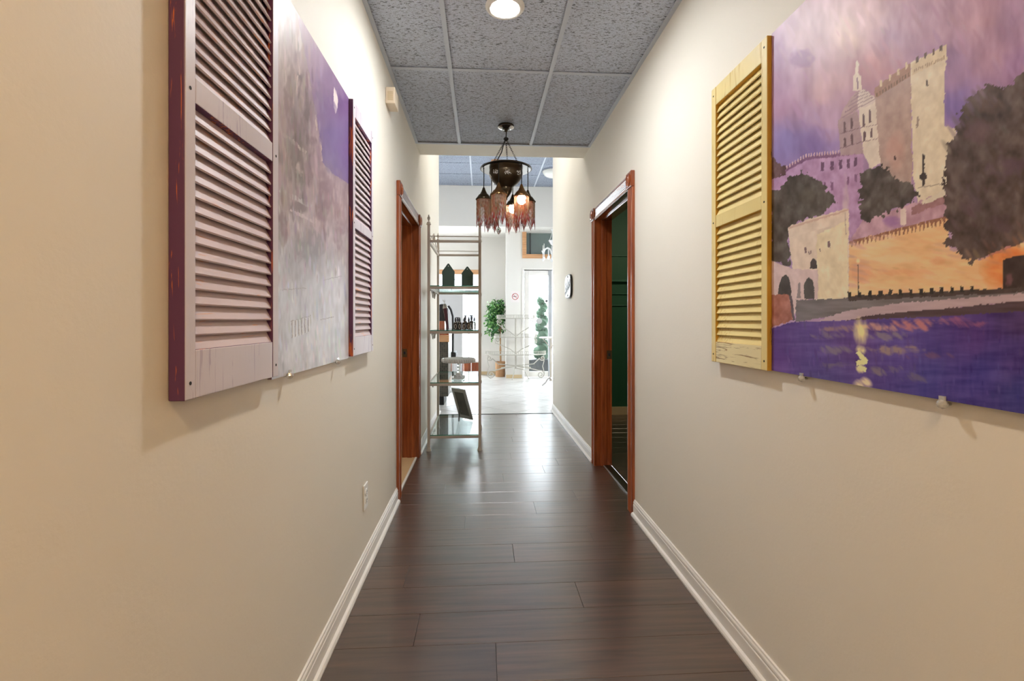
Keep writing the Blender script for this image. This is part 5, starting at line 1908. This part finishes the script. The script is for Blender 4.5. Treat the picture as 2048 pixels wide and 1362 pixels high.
leaves(tp, cen, 1800, 0.035, 0.008, None, 'foliage', DKG)
MB().tube([(tx, ty, ztp - 0.05), (tx, ty, ztp + 0.12)], 0.02, 8).build('stem', M['bark'], tp)

# ---- crystal chandelier under the low ceiling by the door
kx, ky = xx(1107, 9.60), 9.62
kz = lambda v: zz(v, 9.62)
cc = thing('crystal_chandelier', 'white crystal chandelier hanging near the entrance door', 'chandelier', (kx, ky, kz(530)))
MB().lathe([(0.05, BZ), (0.05, BZ - 0.012), (0.02, BZ - 0.03), (0.012, BZ - 0.035), (0.012, kz(488)), (0.03, kz(494)), (0.04, kz(500)), (0.025, kz(508)), (0.03, kz(516)), (0.0, kz(522))], (kx, ky, 0), 16).build('stem', M['crystal_white'], cc, smooth=True)
MB().lathe([(0.02, kz(486)), (0.085, kz(481)), (0.09, kz(480)), (0.05, kz(487)), (0.02, kz(490))], (kx, ky, 0), 20).build('dish', M['crystal_white'], cc)
for q in range(6):
    a = q * PI / 3 + 0.5
    ca, sa = math.cos(a), math.sin(a)
    P_ = lambda r, v: (kx + r * ca, ky + r * sa, kz(v))
    MB().tube([P_(0.03, 504), P_(0.07, 497), P_(0.13, 495), P_(0.19, 498), P_(0.215, 505)], 0.012, 8).build('arm', M['crystal_white'], cc, smooth=True)
    MB().lathe([(0.008, kz(503)), (0.032, kz(500)), (0.034, kz(499)), (0.012, kz(505))], P_(0.215, V0)[:2] + (0,), 14).build('candle_cup', M['crystal_white'], cc)
    MB().tube([P_(0.215, 499), P_(0.215, 488)], 0.008, 8).build('candle', M['plastic_white'], cc)
    MB().tube([P_(0.215, 505), P_(0.215, 514)], 0.007, 5).build('drop_wire', M['crystal_white'], cc)
    MB().ball(P_(0.215, 517), 0.028, 8, (0.9, 0.9, 1.3)).build('crystal_drop', M['crystal_white'], cc)
    MB().ball(P_(0.10, 514), 0.030, 8, (0.9, 0.9, 1.3)).build('crystal_drop', M['crystal_white'], cc)
    MB().tube([P_(0.10, 498), P_(0.10, 512)], 0.007, 5).build('drop_wire', M['crystal_white'], cc)
    MB().tube([P_(0.012, 462), P_(0.05, 474), P_(0.09, 481)], 0.004, 5).build('bead_chain', M['crystal_white'], cc)

# ---- dome lamp and pendant on the lobby ceiling
dD = 8.42
ox, oy = xx(1107, dD), yd(dD, 1.2)
dm = thing('dome_ceiling_lamp', 'white glass dome lamp flush on the grey lobby ceiling', 'ceiling lamp', (ox, oy, ZL - 0.13))
M['dome'] = mat('opal_glass', rgb(226, 226, 220), 0.18)
MB().lathe([(0.195, ZL - 0.001), (0.195, ZL - 0.022), (0.18, ZL - 0.03), (0, ZL - 0.03)], (ox, oy, 0), 40).build('rim', M['silver'], dm, smooth=True)
MB().lathe([(0.188, ZL - 0.024), (0.182, ZL - 0.05), (0.16, ZL - 0.08), (0.12, ZL - 0.105), (0.07, ZL - 0.122), (0.0, ZL - 0.128)], (ox, oy, 0), 40).build('shade', M['dome'], dm, smooth=True)
dP = 7.9
ax_, ay_ = xx(985, dP), yd(dP, 0.17)
pn = thing('pendant_spotlight', 'white rod spotlight with a tan canopy on the lobby ceiling', 'spotlight', (ax_, ay_, zz(386, dP)))
MB().lathe([(0.075, ZL - 0.001), (0.075, ZL - 0.02), (0.05, ZL - 0.035), (0, ZL - 0.035)], (ax_ + 0.05, ay_, 0), 24).build('canopy', M['tanwood'], pn, smooth=True)
MB().tube([(ax_, ay_, ZL - 0.02), (ax_, ay_, zz(372, dP))], 0.024, 12).build('rod', M['plastic_white'], pn, smooth=True)
MB().lathe([(0.02, zz(370, dP)), (0.05, zz(372, dP)), (0.055, zz(384, dP)), (0.045, zz(385, dP)), (0.0, zz(380, dP))], (ax_ + 0.02, ay_, 0), 20).build('head', M['plastic_white'], pn, smooth=True)
M['glint'] = mat('warm_spot_bulb', (1, 1, 1, 1), 0.4, emit=(1.0, 0.85, 0.55, 1), estr=6.0)
MB().ball((ax_ + 0.02, ay_, zz(381, dP)), 0.03, 14).build('bulb', M['glint'], pn, smooth=True)

# ---- small pedestal table half hidden by the right wall
dW = 8.72
ux, uy = 1.27, yd(dW, 1.27)
tb = thing('pedestal_table', 'small white-topped metal pedestal table standing before the entrance door', 'side table', (ux, uy, 0))
zt2 = zz(675, dW)
MB().lathe([(0, zt2 - 0.012), (0.24, zt2 - 0.012), (0.25, zt2), (0.24, zt2 + 0.010), (0, zt2 + 0.012)], (ux, uy, 0), 36).build('top', M['plastic_white'], tb, smooth=True)
MB().lathe([(0, 0.10), (0.03, 0.10), (0.02, 0.14), (0.022, 0.40), (0.03, 0.42), (0.018, 0.46), (0.018, zt2 - 0.03), (0.05, zt2 - 0.012), (0, zt2 - 0.012)], (ux - 0.03, uy, 0), 16).build('post', M['iron'], tb, smooth=True)
for q in range(3):
    a = q * 2 * PI / 3 + PI
    P_ = lambda r, z: (ux - 0.03 + r * math.cos(a), uy + r * math.sin(a), z)
    MB().tube([P_(0.0, 0.16), P_(0.06, 0.13), P_(0.10, 0.06), P_(0.16, 0.014)], [0.016, 0.014, 0.012, 0.014], 8).build('claw_foot', M['silver'], tb, smooth=True)
    MB().tube([P_(0.0, zt2 - 0.22), P_(0.08, zt2 - 0.10), P_(0.15, zt2 - 0.014)], 0.008, 6).build('brace', M['iron'], tb, smooth=True)
